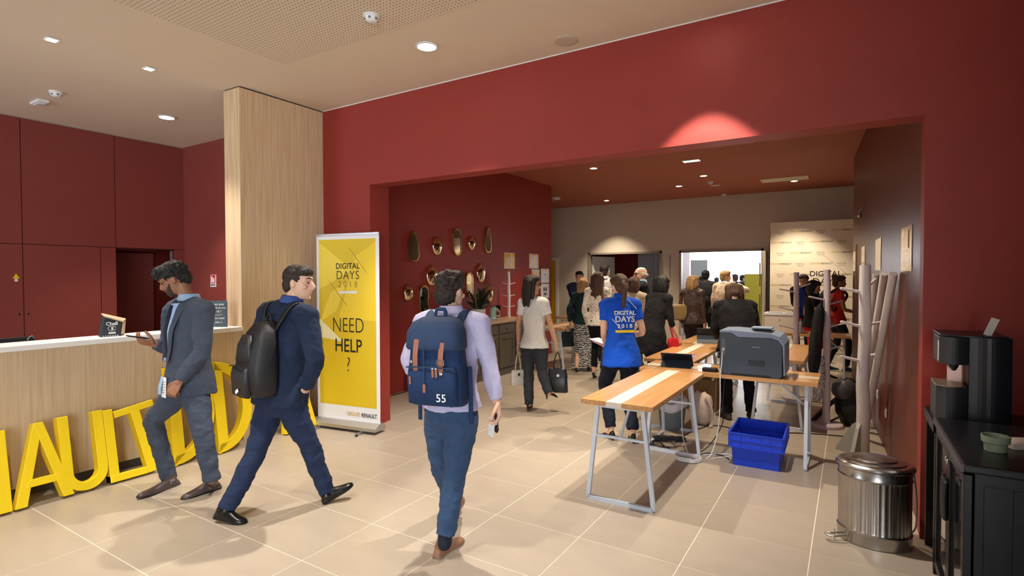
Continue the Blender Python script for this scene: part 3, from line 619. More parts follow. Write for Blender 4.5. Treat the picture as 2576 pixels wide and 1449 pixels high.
# blue crate
BLU = mat('blue_polypropylene', (22, 66, 214), .38)
t = thing('plastic_crate', 'blue plastic nesting crate with ribbed rim under the printer table', 'crate', (-.69, 5.36, 0))
Mz = Matrix.Rotation(.02, 3, 'Z'); cc = Vector((-.69, 5.36, 0))
def cb(c, sx, sy, sz, nm, par=None): return MB().obox(cc+Mz @ Vector(c), sx, sy, sz, Mz).build(nm, BLU, par or t, bev=.002)
for s in (-1, 1):
    lo_ = MB().loft([[cc+Mz @ Vector(p) for p in ((-.185, s*.245, 0), (.185, s*.245, 0), (.185, s*.237, 0), (-.185, s*.237, 0))], [cc+Mz @ Vector(p) for p in ((-.2, s*.265, .2), (.2, s*.265, .2), (.2, s*.257, .2), (-.2, s*.257, .2))]]).build('wall_panel', BLU, t)
    MB().loft([[cc+Mz @ Vector(p) for p in ((s*.185, -.245, 0), (s*.185, .245, 0), (s*.177, .245, 0), (s*.177, -.245, 0))], [cc+Mz @ Vector(p) for p in ((s*.2, -.265, .2), (s*.2, .265, .2), (s*.192, .265, .2), (s*.192, -.265, .2))]]).build('wall_panel', BLU, t)
    cb((0, s*.278, .235), .43, .01, .12, 'rim_panel'); cb((s*.212, 0, .235), .01, .56, .12, 'rim_panel')
    for z in (.175, .235, .295): cb((0, s*.287, z), .436, .012, .008, 'rib'); cb((s*.22, 0, z), .012, .57, .008, 'rib')
    for k in range(6): cb((-.2+k*.08, s*.286, .235), .006, .012, .12, 'rib')
    for k in range(8): cb((s*.219, -.26+k*.074, .235), .012, .006, .12, 'rib')
cb((0, 0, .004), .36, .48, .008, 'bottom')

# ------------------------------------------------------------ pedal bin
t = thing('pedal_bin', 'oval galvanised pedal bin with fluted sides beside the red wall corner', 'bin', (.15, 4.08, 0)); ZN = mat('galvanised_steel', (176, 174, 172), .24, 1.0, var=.06, vscale=5)
bc = (.14, 4.11, 0)
prof = [(.19, 0), (.2, .004), (.2, .075), (.203, .08), (.196, .088)]
MB().lathe(prof, 48, bc, sy=.8).build('base_ring', ZN, t, smooth=True, angle=30)
n = 144; rings = []
for z, k in ((.086, .0), (.1, 1), (.395, 1), (.41, 0)):
    rings.append([Vector(bc)+Vector(((.196-.006*k*(.5+.5*math.cos(36*a)))*math.cos(a), (.196-.006*k*(.5+.5*math.cos(36*a)))*.8*math.sin(a), z)) for a in [2*math.pi*i/n for i in range(n)]])
MB().loft(rings).build('fluted_body', ZN, t, smooth=True, angle=50)
MB().lathe([(.196, .409), (.202, .415), (.197, .423), (.199, .47), (.195, .475)], 48, bc, sy=.8).build('upper_band', ZN, t, smooth=True, angle=30)
MB().lathe([(.208, 0.475), (.214, 0.480), (.214, 0.492), (.2, 0.502), (.17, 0.506), (.165, 0.514), (.125, 0.520), (.12, 0.528), (.08, 0.532), (.02, 0.534)], 48, bc, sy=.8).build('lid', ZN, t, smooth=True, angle=30)
MB().tube([(-.02, 4.01, .05), (-.09, 3.97, .045), (-.12, 3.97, .04), (-.09, 3.94, .035), (-.01, 3.97, .05)], .006, 8).build('pedal', ZN, t, smooth=True); MB().bar((-.07, 3.97, .075), (-.07, 3.97, .002), .006).build('pedal_post', ZN, t)
MB().tube([(.34, 4.17, .48), (.362, 4.18, .3), (.362, 4.18, .12), (.34, 4.17, .07)], .005, 8).build('lifting_rod', ZN, t, smooth=True)

# ------------------------------------------------------------ black drinks cabinet, coffee machine and crockery
t = thing('display_fridge', 'black drinks cabinet with glass doors at the right edge', 'cabinet', (.8, 3.3, 0)); CBK = mat('cabinet_black', (14, 14, 17), .3); GLS = mat('dark_glass', (40, 42, 48), .03, spec=.9, coat=.6); EDGE = mat('cabinet_edge', (86, 80, 84), .35, .4)
CX, CY0, CY1 = .405, 2.87, 3.74
MB().box(CX+.035, .94, CY0+.01, CY1, .06, .865).build('carcass', CBK, t, bev=.004); MB().box(CX-.005, .95, CY0, CY1+.01, .865, .9).build('top_panel', CBK, t, bev=.008)
MB().bar((CX-.006, CY0, .883), (CX-.006, CY1+.01, .883), .03, .01, side=(0, 0, 1)).build('edge_strip', EDGE, t); MB().box(CX+.06, .9, CY0+.05, CY1-.04, 0, .06).build('plinth', BLACK, t)
mid = (CY0+CY1)/2
for a, b, hs in ((CY0+.012, mid-.003, 1), (mid+.003, CY1-.004, -1)):
    d = MB().box(CX, CX+.03, a, a+.045, .09, .855).box(CX, CX+.03, b-.045, b, .09, .855).box(CX, CX+.03, a+.045, b-.045, .09, .135).box(CX, CX+.03, a+.045, b-.045, .81, .855).build('door', CBK, t, bev=.003)
    MB().box(CX+.012, CX+.018, a+.045, b-.045, .135, .81).build('glass_pane', GLS, d)
    y = (b-.02) if hs > 0 else (a+.02)
    MB().tube([(CX-.012, y, .52), (CX-.014, y, .6), (CX-.012, y, .69)], .034, 14, flat=.35, side=(0, 1, 0)).build('handle', BLACK, d, smooth=True); MB().ell((CX-.004, y, .79), .008, .012, .012, n=10, m=6).build('lock', CHROME, d)
for k in range(5): MB().box(.47+k*.09, .545+k*.09, CY0+.002, CY0+.011, .12, .82).build('rear_fin', CBK, t)
t = thing('machine_stand', 'black stand carrying the coffee machine behind the drinks cabinet', 'stand', (.62, 4.02, 0)); MB().box(.4, .95, 3.8, 4.25, .8, .86).build('top', CBK, t)
for x, y in ((.43, 3.83), (.92, 3.83), (.43, 4.22), (.92, 4.22)): MB().bar((x, y, 0), (x, y, .8), .04).build('leg', CBK, t)
t = thing('coffee_machine', 'tall black coffee machine with curved front and drip tray', 'coffee machine', (.6, 4.0, .86)); CM = mat('machine_black', (30, 32, 38), .32); CM2 = mat('machine_charcoal', (44, 46, 50), .4)
def arc_box(x0, x1, y0, y1, z0, z1, bulge, nm, m, par):
    pts = [(x0, y1), (x1, y1), (x1, y0)] + [(x1+(x0-x1)*k/10, y0-bulge*math.sin(math.pi*k/10)) for k in range(1, 10)] + [(x0, y0)]
    return MB().loft([[(p[0], p[1], z0) for p in pts], [(p[0], p[1], z1) for p in pts]]).build(nm, m, par, bev=.003)
arc_box(.555, .735, 3.85, 4.2, .86, 1.34, .03, 'main_body', CM, t); arc_box(.425, .555, 3.85, 4.1, 1.185, 1.335, .035, 'brewing_head', CM2, t); arc_box(.415, .555, 3.86, 4.1, .86, 1.055, .03, 'lower_body', CM2, t)
arc_box(.412, .55, 3.85, 4.08, 1.056, 1.066, .035, 'drip_tray', mat('tray_bronze', (120, 104, 92), .4, .6), t); MB().box(.48, .5545, 4.0, 4.02, 1.066, 1.185).build('splash_plate', mat('rose_steel', (196, 160, 148), .3, .7), t)
MB().lathe([(.022, 1.185), (.022, 1.165), (.014, 1.15), (.008, 1.14)], 14, (.50, 3.92, 0)).build('spout', BLACK, t); MB().box(.4245, .426, 3.86, 3.9, 1.2, 1.31).build('display_strip', mat('panel_print', (206, 200, 190), .4), t)
arc_box(.43, .72, 3.86, 4.18, 1.336, 1.348, .03, 'bean_lid', CM, t)
for z in (1.02, 1.24): MB().ell((.7, 3.842, z), .005, .004, .005, n=8, m=5).build('screw', CHROME, t)
t = tag(MB().obox((.655, 3.9, 1.395), .036, .004, .1, Matrix.Rotation(.35, 3, 'Y')).build('price_card', mat('price_card_print', (206, 204, 200), .6)), 'small white printed card leaning on top of the coffee machine', 'card')
t = thing('bowl', 'sage green ceramic bowl on the black cabinet top', 'bowl', (.553, 3.165, .9)); SG = mat('sage_ceramic', (126, 140, 118), .35)
MB().lathe([(.03, .9), (.04, .901), (.042, .935), (.05, .94), (.052, .968), (.048, .968), (.044, .94), (.036, .93), (.01, .915)], 30, (.553, 3.165, 0)).build('body', SG, t, smooth=True, angle=35)
t = tag(MB().obox((.67, 3.3, .915), .16, .1, .03, Matrix.Rotation(.5, 3, 'Z')).build('napkin_tray', mat('cream_card', (206, 196, 184), .6), bev=.003), 'cream napkin holder behind the green bowl', 'tray')
t = tag(MB().lathe([(.045, .9), (.05, .905), (.05, .985), (.045, .985), (.044, .91)], 24, (.765, 3.4, 0)).build('cup', mat('textured_grey_ceramic', (140, 150, 148), .5, bump=.8, bscale=140), smooth=True, angle=40), 'grey textured cup at the right edge of the black cabinet', 'cup')

# ------------------------------------------------------------ coat stands and leaning posts
WPW = mat('white_painted_wood', (226, 222, 224), .6, bump=.25, bscale=25, var=.04); 
def coat_stand(x, y, h, r, label, pegs, lean=(0, 0), m=WPW, base='disc', group='white branch coat stands', seed=1, z0=0.0, pl=.2):
    t = thing('coat_stand', label, 'coat stand', (x, y, z0), 0, group); rnd_ = random.Random(seed)
    pt = lambda z: Vector((x+lean[0]*z/h, y+lean[1]*z/h, z0+z))
    pts = [pt(h*k/8)+Vector((rnd_.uniform(-1, 1), rnd_.uniform(-1, 1), 0))*r*.12 for k in range(9)]
    MB().tube(pts, [r*1.08]+[r*rnd_.uniform(.93, 1.04)*(1-.02*k) for k in range(8)], 12, sub=3, round_ends=False).build('trunk', m, t, smooth=True, angle=60)
    for z, a, up_ in pegs:
        d = Vector((math.cos(a), math.sin(a), up_)).normalized(); b = pt(z)+d*r*.6
        MB().tube([b, b+d*pl*.5, b+d*pl], [r*.26, r*.24, r*.24], 8, sub=2).build('peg', m, t, smooth=True)
    if base == 'disc': MB().lathe([(.17, z0), (.17, z0+.03), (.16, z0+.04)], 30, (x, y, 0)).build('base_disc', m, t, smooth=True, angle=30)
    elif base == 'fin':
        for a in (2.6, 4.4):
            d = Vector((math.cos(a), math.sin(a), 0)); MB().prism([(0, 0), (.26, 0), (.24, .05), (.1, .28), (0, .36)], (x, y, 0), d, (0, 0, 1), .03).build('foot_fin', mat('pale_grey_board', (170, 172, 170), .6), t)
    return t
A0 = math.atan2(CR.y, CR.x)
coat_stand(.11, 5.95, 1.77, .055, 'large white tree-trunk coat stand behind the steel bin', [(1.52, A0+3.0, .18), (1.2, A0+3.05, .25), (.88, A0+3.1, .25), (1.55, A0+.5, .5), (1.22, A0+.2, .12), (.92, A0+.25, .2)], base='fin', seed=3, pl=.17)
coat_stand(-.22, 6.95, 1.74, .04, 'grey-white coat stand hung with black coats, the nearer of the pair', [(1.35, A0+.3, .2), (1.1, A0-.1, .25), (.85, A0+.2, .2), (1.4, A0+3.3, .2)], m=mat('greyish_painted_wood', (186, 172, 178), .6), seed=5)
coat_stand(-.62, 8.25, 1.72, .04, 'coat stand just behind the stand hung with black coats', [(1.45, A0+3.1, .2), (1.2, A0+3.0, .2), (.95, A0+3.1, .25), (1.5, A0+.2, .3)], m=mat('greyish_painted_wood', (186, 172, 178), .6), seed=6)
coat_stand(-5.35, 8.48, .84, .03, 'small white branch coat stand standing on the wooden dresser', [(z, A0+s, .3) for z in (.18, .38, .6) for s in (0, math.pi)], base=None, seed=9, z0=.92, pl=.1)
for k, (yt, bx_, by_) in enumerate(((6.85, .12, 7.6), (6.15, .1, 6.95), (5.55, .13, 6.6))):
    wx = q0.x+(q1.x-q0.x)*(yt-q0.y)/(q1.y-q0.y)
    tag(MB().tube([(bx_, by_, .02), ((bx_+wx-.04)/2, (by_+yt)/2, .86), (wx-.04, yt, 1.69)], .032, 10, sub=2, round_ends=False).build('leaning_post', WPW, smooth=True, angle=60), ['white post leaning on the dark red wall, farthest of three', 'white post leaning on the dark red wall, middle of three', 'white post leaning on the dark red wall, nearest of three'][k], 'post', 'white posts leaning on the wall')
# coats hanging on the stand
def cloth(name, m, pts, rad, flat, label, cat, seed=1, n=20):
    mb = MB().tube(pts, rad, n, flat=flat, side=tuple(CR), sub=5); vs = []
    for v in mb.v:
        p = Vector(v); k = noise.noise(Vector((p.x*22, p.y*22, p.z*4+seed)))*.018; vs.append(tuple(p+CR*k+Vector((CF.x, CF.y, 0))*k))
    mb.v = vs; return tag(mb.build(name, m, smooth=True), label, cat)
c_ = Vector((-.29, 6.87, 0)); dz = lambda z, s=0: tuple(c_+CR*s+Vector((0, 0, z)))
cloth('coat', mat('black_wool', (16, 15, 19), .8), [dz(1.36, .02), dz(1.25), dz(1.0, -.03), dz(.72, -.05), dz(.58, -.05)], [.02, .06, .065, .07, .05], .6, 'black coat hanging from the nearer coat stand', 'coat')
cloth('scarf', mat('speckled_scarf', (60, 50, 56), .8, rgb2=(214, 206, 204), vscale=60), [dz(.78, .03), dz(.6, .02), dz(.42, 0), dz(.3, -.02)], [.03, .06, .06, .04], .5, 'speckled grey scarf hanging below the black coat', 'scarf', 4)
# backpack on the floor
t = thing('backpack', 'black backpack with loose straps slumped on the floor behind the trunk coat stand', 'backpack', (.0, 7.15, 0)); BKF = mat('black_nylon', (20, 20, 23), .55, bump=.2, bscale=120)
lump('bag_body', BKF, (.02, 7.12, .24), (.16, .14, .26), 8, amp=.2, parent=t); lump('front_pocket', mat('grey_nylon', (62, 58, 64), .5), (-.05, 7.05, .42), (.12, .1, .11), 11, amp=.25, parent=t)
MB().tube([(-.1, 7.05, .32), (-.2, 7.0, .22), (-.3, 6.98, .1), (-.36, 6.98, .012)], .026, 8, flat=.25).build('strap', BKF, t, smooth=True); MB().tube([(-.1, 7.02, .1), (-.22, 6.95, .04), (-.34, 7.0, .012)], .012, 8, flat=.4).build('strap', BKF, t, smooth=True)

# ------------------------------------------------------------ mirrors, dresser and what stands on it
BRASS = mat('polished_brass', (228, 208, 174), .05, 1.0); MIR = mat('mirror_glass', (226, 222, 212), .015, 1.0); GOLD = mat('gold_frame', (206, 186, 128), .2, 1.0)
XM = -5.53
def outline(kind, w, h):
    A_ = np.linspace(0, 2*math.pi, 33)[:-1]
    if kind == 'oval': return [(w/2*math.cos(a), h/2*math.sin(a)) for a in A_]
    if kind == 'pill':
        k = (h-w)/2; return [(w/2*math.cos(a), w/2*math.sin(a)+(k if math.sin(a) >= 0 else -k)) for a in A_]
    return [((w/2)*math.copysign(abs(math.cos(a))**.62, math.cos(a))*(1-.5*(.5+.5*math.sin(a))**1.5), h/2*math.copysign(abs(math.sin(a))**.9, math.sin(a))) for a in A_]
def wall_mirror(kind, y, z0, z1, w, label, convex):
    h = z1-z0; zc = (z0+z1)/2; o = Vector((XM, y, zc)); pl = outline(kind, w, h); P = lambda k, d: [o+Vector((d, p[0]*k, p[1]*k)) for p in pl]
    t = thing('wall_mirror', label, 'mirror', (XM, y, z0), 0, 'brass mirrors on the red wall')
    if convex:
        MB().loft([P(1, .002), P(1, .012)]+[P(math.cos(a), .012+.055*math.sin(a)) for a in np.linspace(.1, 1.5, 9)]).build('convex_shell', BRASS, t, smooth=True); MB().loft([P(.9, .0005), P(.9, .003)]).build('back_plate', GOLD, t)
    else:
        n_ = len(pl); rg = [P(1, .002), P(1.02, .02), P(.99, .035), P(.9, .036), P(.86, .024)]
        MB().loft(rg).build('frame', GOLD, t, smooth=True, angle=50); MB().loft([P(.865, .0245), P(.865, .0265)]).build('mirror_pane', MIR, t)
for a in (('tear', 6.08, 1.89, 2.345, .28, 'teardrop mirror with gold frame, leftmost of the top row', 0), ('oval', 6.635, 2.0, 2.295, .24, 'convex brass mirror right of the teardrop mirror', 1), ('pill', 7.137, 2.015, 2.47, .21, 'upright pill-shaped mirror in the middle of the top row', 0),
          ('oval', 7.55, 2.12, 2.365, .19, 'smallest convex brass mirror, top row', 1), ('tear', 8.04, 2.09, 2.555, .22, 'narrow pointed mirror at the right end of the top row', 0), ('oval', 6.51, 1.515, 1.85, .27, 'largest convex brass mirror beside the dark-haired man\'s head', 1),
          ('oval', 7.83, 1.56, 1.9, .27, 'convex brass mirror above the potted plant', 1), ('oval', 5.97, 1.305, 1.555, .2, 'lowest convex brass mirror near the opening', 1), ('pill', 6.31, 1.10, 1.54, .21, 'tall pill-shaped mirror just above the dresser end', 0), ('pill', 7.47, 1.315, 1.74, .19, 'pill-shaped mirror partly behind the dark-haired man', 0),
          ('oval', 8.1, 1.2, 1.5, .22, 'convex brass mirror low behind the plant leaves', 1)): wall_mirror(*a)
t = thing('dresser', 'long grey-brown panelled dresser with a pale wooden top below the mirrors', 'dresser', (-5.25, 7.2, 0)); DRB = mat('grey_brown_paint', (86, 76, 66), .5, var=.04); DRT = wood('dresser_top_wood', (170, 140, 112), (186, 158, 130), 'Y', .35)
DX, DY0, DY1 = -4.99, 6.0, 8.62
MB().box(-5.5, DX, DY0, DY1, .07, .885).build('carcass', DRB, t); MB().box(-5.5, DX+.03, DY0-.03, DY1+.03, .885, .92).build('top_board', DRT, t, bev=.004); MB().box(-5.48, DX+.012, DY0-.01, DY1+.01, 0, .09).build('plinth', DRB, t)
nd = 5; wd = (DY1-DY0)/nd
for k in range(nd):
    a, b = DY0+wd*k+.03, DY0+wd*(k+1)-.03
    d = MB().box(DX, DX+.015, a, b, .71, .85).build('drawer', DRB, t, bev=.004); MB().ell((DX+.028, (a+b)/2, .78), .014, .016, .016, n=10, m=6).build('knob', DRB, d)
    d = MB().box(DX, DX+.018, a, a+.06, .13, .68).box(DX, DX+.018, b-.06, b, .13, .68).box(DX, DX+.018, a+.06, b-.06, .13, .2).box(DX, DX+.018, a+.06, b-.06, .61, .68).build('door', DRB, t, bev=.003)
    MB().box(DX, DX+.009, a+.06, b-.06, .2, .61).build('door_panel', DRB, d); MB().ell((DX+.028, b-.03, .45), .012, .013, .013, n=10, m=6).build('knob', DRB, d)
t = thing('potted_plant', 'plant with dark leaves and cut stems in a pale grey pot on the dresser', 'plant', (-5.3, 7.46, .92)); PC = (-5.3, 7.46, 0)
MB().lathe([(.095, .92), (.1, .925), (.115, 1.125), (.105, 1.125), (.095, 1.09), (.02, 1.085)], 24, PC).build('pot', mat('pale_grey_pot', (206, 206, 202), .45), t, smooth=True, angle=40)
rp_ = random.Random(5); LF = mat('dark_leaf', (34, 50, 34), .4, rgb2=(60, 40, 34), vscale=8)
for k in range(30):
    a = rp_.uniform(0, 6.28); sp = rp_.uniform(.06, .3); hh = rp_.uniform(.14, .42); b = Vector(PC)+Vector((0, 0, 1.08)); d = Vector((math.cos(a)*sp*.6, math.sin(a)*sp, hh))
    MB().tube([b, b+d*.5+Vector((0, 0, .03)), b+d], [.01, .034, .005], 6, flat=.2, sub=3).build('leaf', LF, t, smooth=True)
for y, z in ((7.33, 1.38), (7.42, 1.42), (7.58, 1.46), (7.66, 1.54)): MB().tube([(-5.3, 7.46+(y-7.46)*.5, 1.08), (-5.28, y, z)], .013, 8, sub=1).build('stem', mat('green_stem', (96, 116, 70), .5), t, smooth=True)
t = thing('candle_jar', 'mint green candle in a glass jar on a white saucer on the dresser', 'candle', (-5.28, 7.86, .92)); MB().lathe([(.07, .92), (.1, .935), (.098, .94), (.02, .928)], 24, (-5.28, 7.86, 0)).build('saucer', WHITE, t, smooth=True); MB().lathe([(.052, .935), (.055, .94), (.055, 1.12), (.05, 1.12)], 20, (-5.28, 7.86, 0)).build('candle', mat('mint_wax', (170, 214, 196), .45), t, smooth=True, angle=40)
GLASS = mat('clear_glass', (245, 250, 250), .02, trans=1.0, ior=1.3)
MB().lathe([(.05, .94), (.085, .95), (.092, 1.02), (.09, 1.16), (.087, 1.16), (.089, 1.02), (.08, .956)], 24, (-5.28, 7.93, 0)).build('glass', GLASS, t, smooth=True)
t = thing('small_plant', 'small green succulent at the near end of the dresser', 'plant', (-5.3, 6.65, .92)); MB().lathe([(.05, .92), (.06, 1.0), (.05, 1.0)], 16, (-5.3, 6.65, 0)).build('pot', WHITE, t, smooth=True, angle=40)
for k in range(14):
    a = k*2.4; d = Vector((math.cos(a)*.07, math.sin(a)*.07, .06+.06*(k % 3))); b = Vector((-5.3, 6.65, .99)); MB().tube([b, b+d*.6, b+d], [.008, .014, .003], 6, flat=.3, sub=2).build('leaf', mat('fresh_leaf', (80, 130, 60), .4), t, smooth=True)

# ------------------------------------------------------------ posters
PY_ = mat('poster_yellow', (236, 188, 40), .12, coat=.5); PW_ = mat('poster_white', (236, 232, 224), .12, coat=.5)
def poster(label, o, x, w, h, m, bars=(), group='laminated notices'):
    """o lower left corner, x reading direction"""
    o = Vector(o); x = Vector(x).normalized(); up = Vector((0, 0, 1)); t = thing('poster', label, 'poster', o, 0, group); n = x.cross(up)
    MB().prism([(0, 0), (w, 0), (w, h), (0, h)], o, x, up, .003).build('sheet', PW_, t)
    MB().prism([(0, h*.08), (w, h*.08), (w, h*.94), (0, h*.94)], o+n*.003, x, up, .0008).build('printed_field', m, t)
    for a, b, c, d, mm in bars: MB().prism([(w*a, h*c), (w*b, h*c), (w*b, h*d), (w*a, h*d)], o+n*.0038, x, up, .0008).build('print', mm, t)
    return t
YD = (0, 1, 0)
poster('yellow laminated notice with one white stripe on the mirror wall', (XM, 8.60, 1.82), YD, .38, .30, PY_, ((.58, .72, .05, .95, PW_), (.25, .3, .25, .6, PW_), (.4, .45, .3, .7, PW_)))
poster('yellow laminated notice with two white stripes on the mirror wall', (XM, 9.54, 1.83), YD, .38, .30, PY_, ((.25, .4, .1, .9, PW_), (.62, .78, .1, .9, PW_)))
poster('lower yellow notice behind the head of the woman in white', (XM, 9.64, 1.47), YD, .33, .34, PY_)
poster('white paper notice above the black-printed sheet at the end of the mirror wall', (XM, 10.03, 1.53), YD, .36, .30, PW_, ((.1, .9, .86, .95, PY_), (.35, .6, .55, .6, CARD)))
poster('white sheet printed with black blocks at the end of the mirror wall', (XM, 10.03, 1.2), YD, .36, .31, PW_, ((.3, .45, .5, .75, INK), (.55, .7, .5, .75, INK), (.3, .7, .2, .4, mat('grey_print', (130, 130, 130), .6))))
wx_ = lambda y: q0.x+(q1.x-q0.x)*(y-q0.y)/(q1.y-q0.y)
BWP = mat('poster_grey_print', (150, 154, 156), .1, rgb2=(232, 232, 230), vscale=14, coat=.5)
for y, z0_, h_, lab, m, br in ((5.43, 1.71, .345, 'nearest glossy notice on the dark red wall, above the leaning posts', PW_, ((.12, .88, .08, .5, BWP), (.2, .35, .55, .95, PY_), (.7, .8, .5, .9, CARD))), (7.3, 1.73, .34, 'second glossy notice from the opening on the dark red wall', PW_, ()), (9.05, 1.76, .31, 'third glossy notice from the opening on the dark red wall', PW_, ()), (10.6, 1.74, .32, 'farthest glossy notice on the dark red wall', PW_, ())):
    poster(lab, (wx_(y)-.002, y, z0_), -WRD, .5, h_, m, br, 'glossy notices on the dark red wall')
t = tag(MB().prism([(0, 0), (.22, 0), (.22, .85), (0, .85)], (wx_(10.1)-.002, 10.1, 1.3), -WRD, (0, 0, 1), .004).build('hanging_banner', mat('ochre_cloth', (196, 150, 40), .6)), 'narrow ochre hanging strip near the far end of the dark red wall', 'banner')
t = thing('wall_bracket', 'small steel bracket high on the dark red wall', 'bracket', (wx_(8.78), 8.78, 2.5)); p_ = Vector((wx_(8.78)-.005, 8.78, 2.54)); MB().tube([p_+Vector((0, 0, .07)), p_+Vector((-.03, 0, .03)), p_+Vector((-.05, 0, -.03))], .014, 8).build('arm', CHROME, t, smooth=True); MB().ell(p_+Vector((-.05, 0, -.05)), .03, .03, .03).build('knob', CHROME, t, smooth=True)
for y, z in ((6.9, .42), (6.2, .38)): 
    t = thing('wall_socket', 'white socket low on the dark red wall, %s' % ('farther from the bin' if y > 6.5 else 'nearer the bin'), 'socket', (wx_(y), y, z)); MB().obox((wx_(y)-.008, y, z), .012, .085, .085).build('plate', PLAST, t, bev=.003); MB().obox((wx_(y)-.016, y, z), .006, .05, .05).build('outlet', mat('outlet_grey', (180, 180, 182), .4), t)

# ------------------------------------------------------------ far wall: doors, frames, backdrop
DGR = mat('grey_door', (176, 166, 152), .45); FRG = mat('grey_door_frame', (150, 138, 124), .5)
for k, (a, b) in enumerate((D1, D2)):
    tag(MB().box(a-.0, a+.05, FW-.03, FW+.15, 0, DH).box(b-.05, b, FW-.03, FW+.15, 0, DH).box(a, b, FW-.03, FW+.15, DH-.05, DH).build('trim_%d' % (k+3), FRG), kind='structure')
d = tag(MB().obox((-6.02, 14.62, 1.12), .05, 1.0, 2.2, Matrix.Rotation(-.28, 3, 'Z')).build('door_2', PLAST, bev=.004), kind='structure'); MB().tube([(-5.95, 14.95, .95), (-5.9, 14.95, .95), (-5.9, 14.95, 1.1), (-5.95, 14.95, 1.1)], .01, 8, sub=1).build('door_handle', CHROME, d)
d = tag(MB().obox((-1.66, 13.52, 1.12), .05, .95, 2.2, Matrix.Rotation(.06, 3, 'Z')).build('door_3', DGR, bev=.004), kind='structure')
for z0_, z1_ in ((.75, 1.25), (1.45, 1.95)): MB().tube([(-1.73, 13.3, z0_), (-1.73, 13.3, z1_)], .016, 10, sub=1).build('pull_bar', mat('bronze_bar', (190, 160, 120), .3, .8), d, smooth=True)
d = tag(MB().box(-8.1, -7.22, FW-.03, FW-.001, 0, 2.12).build('door_4', mat('yellow_door', (226, 176, 20), .4), bev=.004), kind='structure'); MB().tube([(-7.32, FW-.03, 1.03), (-7.32, FW-.08, 1.03), (-7.42, FW-.08, 1.03)], .01, 8, sub=1).build('door_handle', CHROME, d)
tag(MB().box(-8.18, -8.1, FW-.04, FW, 0, 2.2).box(-7.22, -7.14, FW-.04, FW, 0, 2.2).box(-8.1, -7.22, FW-.04, FW, 2.12, 2.2).build('trim_5', PLAST), kind='structure')
struct('wall_side_room', MB().box(-6.7, -4.6, 16.0, 16.05, 0, 3).box(-6.8, -6.7, 14.15, 16.05, 0, 3).box(-4.0, -3.95, 14.15, 16.05, 0, 3).box(-6.8, -3.95, 14.15, 16.05, 3, 3.05).box(-4.6, -4.0, 16.0, 16.05, 0, 3), mat('deep_red_wall', (112, 26, 26), .6))
t = thing('locker_cabinet', 'tall pale blue-grey cabinet seen through the left far doorway', 'cabinet', (-4.85, 15.6, 0)); PBG = mat('pale_blue_grey', (168, 180, 196), .5)
MB().box(-5.3, -4.35, 15.5, 15.95, 0, 2.4).build('body', PBG, t)
for k in range(2): MB().box(-5.29+k*.47, -4.83+k*.47, 15.48, 15.5, .05, 2.37).build('door', PBG, t, bev=.003)
t = thing('door_controller', 'slim steel wall controller between the two far doorways', 'controller', (-3.93, FW, 1.9)); MB().box(-3.95, -3.91, FW-.02, FW, 1.98, 2.2).build('casing', CHROME, t, bev=.004); MB().tube([(-3.93, FW-.01, 1.98), (-3.94, FW-.01, 1.8), (-3.92, FW-.01, 1.6)], .005, 6).build('wire', BLACK, t)
t = thing('photo_backdrop', 'white photo backdrop printed with rows of small logos by the far doorway', 'backdrop', (-.75, 13.4, 0))
MB().box(-1.535, .04, 13.4, 13.43, .01, 2.85).build('printed_panel', mat('backdrop_white', (240, 226, 204), .55), t)
for x in (-1.4, -.1): MB().bar((x, 13.43, 2.0), (x, 13.9, .02), .03).build('rear_strut', ALU, t)
GI = mat('grey_ink', (150, 140, 124), .7); first = {}
def logo(kind, x, z):
    for body, m, dx in ((('GROUPE', INKY, -.005), ('RENAULT', INK, .005)) if kind else (('DIGITAL', GI, 0), ('DAYS', GI, 0))):
        key = (body, kind)
        if key not in first:
            first[key] = text('small_logo', body, .05 if kind else .045, (0, 0, 0), (1, 0, 0), (0, 0, 1), m, t, ('RIGHT' if dx < 0 else 'LEFT') if kind else 'CENTER', .0002, .0006); o = first[key]
        else: o = first[key].copy(); COL.objects.link(o)
        o.location = (x+dx, 13.3992, z-(.045 if body == 'DAYS' else 0))
for r in range(11):
    for c in range(4): logo((r+c) % 2, -1.33+c*.39+(.0 if r % 2 else 0), 2.62-r*.235)
text('lettering', 'DIGITAL', .16, (-.46, 13.398, 1.66), (1, 0, 0), (0, 0, 1), INK, t, bold=.001); text('lettering', 'DAYS', .2, (-.46, 13.398, 1.48), (1, 0, 0), (0, 0, 1), INK, t)
MB().bar((-.5, 13.398, 2.12), (-.05, 13.398, 1.68), .006, .001).build('diagonal_line', GI, t)
# white box printer and bottle on the far table
t = thing('badge_printer', 'white box shaped printer with dark slots on a far oak table', 'printer', (-.95, 9.75, TZ)); MB().box(-1.17, -.72, 9.55, 9.9, TZ, TZ+.27).build('body', mat('warm_white_plastic', (232, 218, 200), .45), t, bev=.006); MB().box(-1.18, -.71, 9.54, 9.91, TZ+.272, TZ+.31).build('lid', WHITE, t, bev=.006)
MB().box(-1.12, -.92, 9.62, 9.68, TZ+.309, TZ+.312).build('slot', INK, t); MB().box(-.88, -.78, 9.62, 9.68, TZ+.309, TZ+.312).build('slot', INK, t); MB().ell((-.95, 9.548, TZ+.2), .012, .004, .012, n=10, m=5).build('badge', GI, t)
t = thing('water_bottle', 'clear water bottle with red cap beside the white box printer', 'bottle', (-.66, 9.6, TZ)); MB().lathe([(.033, TZ), (.035, TZ+.01), (.033, TZ+.06), (.035, TZ+.12), (.03, TZ+.17), (.014, TZ+.2), (.014, TZ+.215)], 16, (-.66, 9.6, 0)).build('body', mat('bottle_plastic', (150, 158, 164), .1, var=.2, vscale=60), t, smooth=True); MB().lathe([(.016, TZ+.213), (.016, TZ+.235)], 14, (-.66, 9.6, 0)).build('cap', RSG, t)
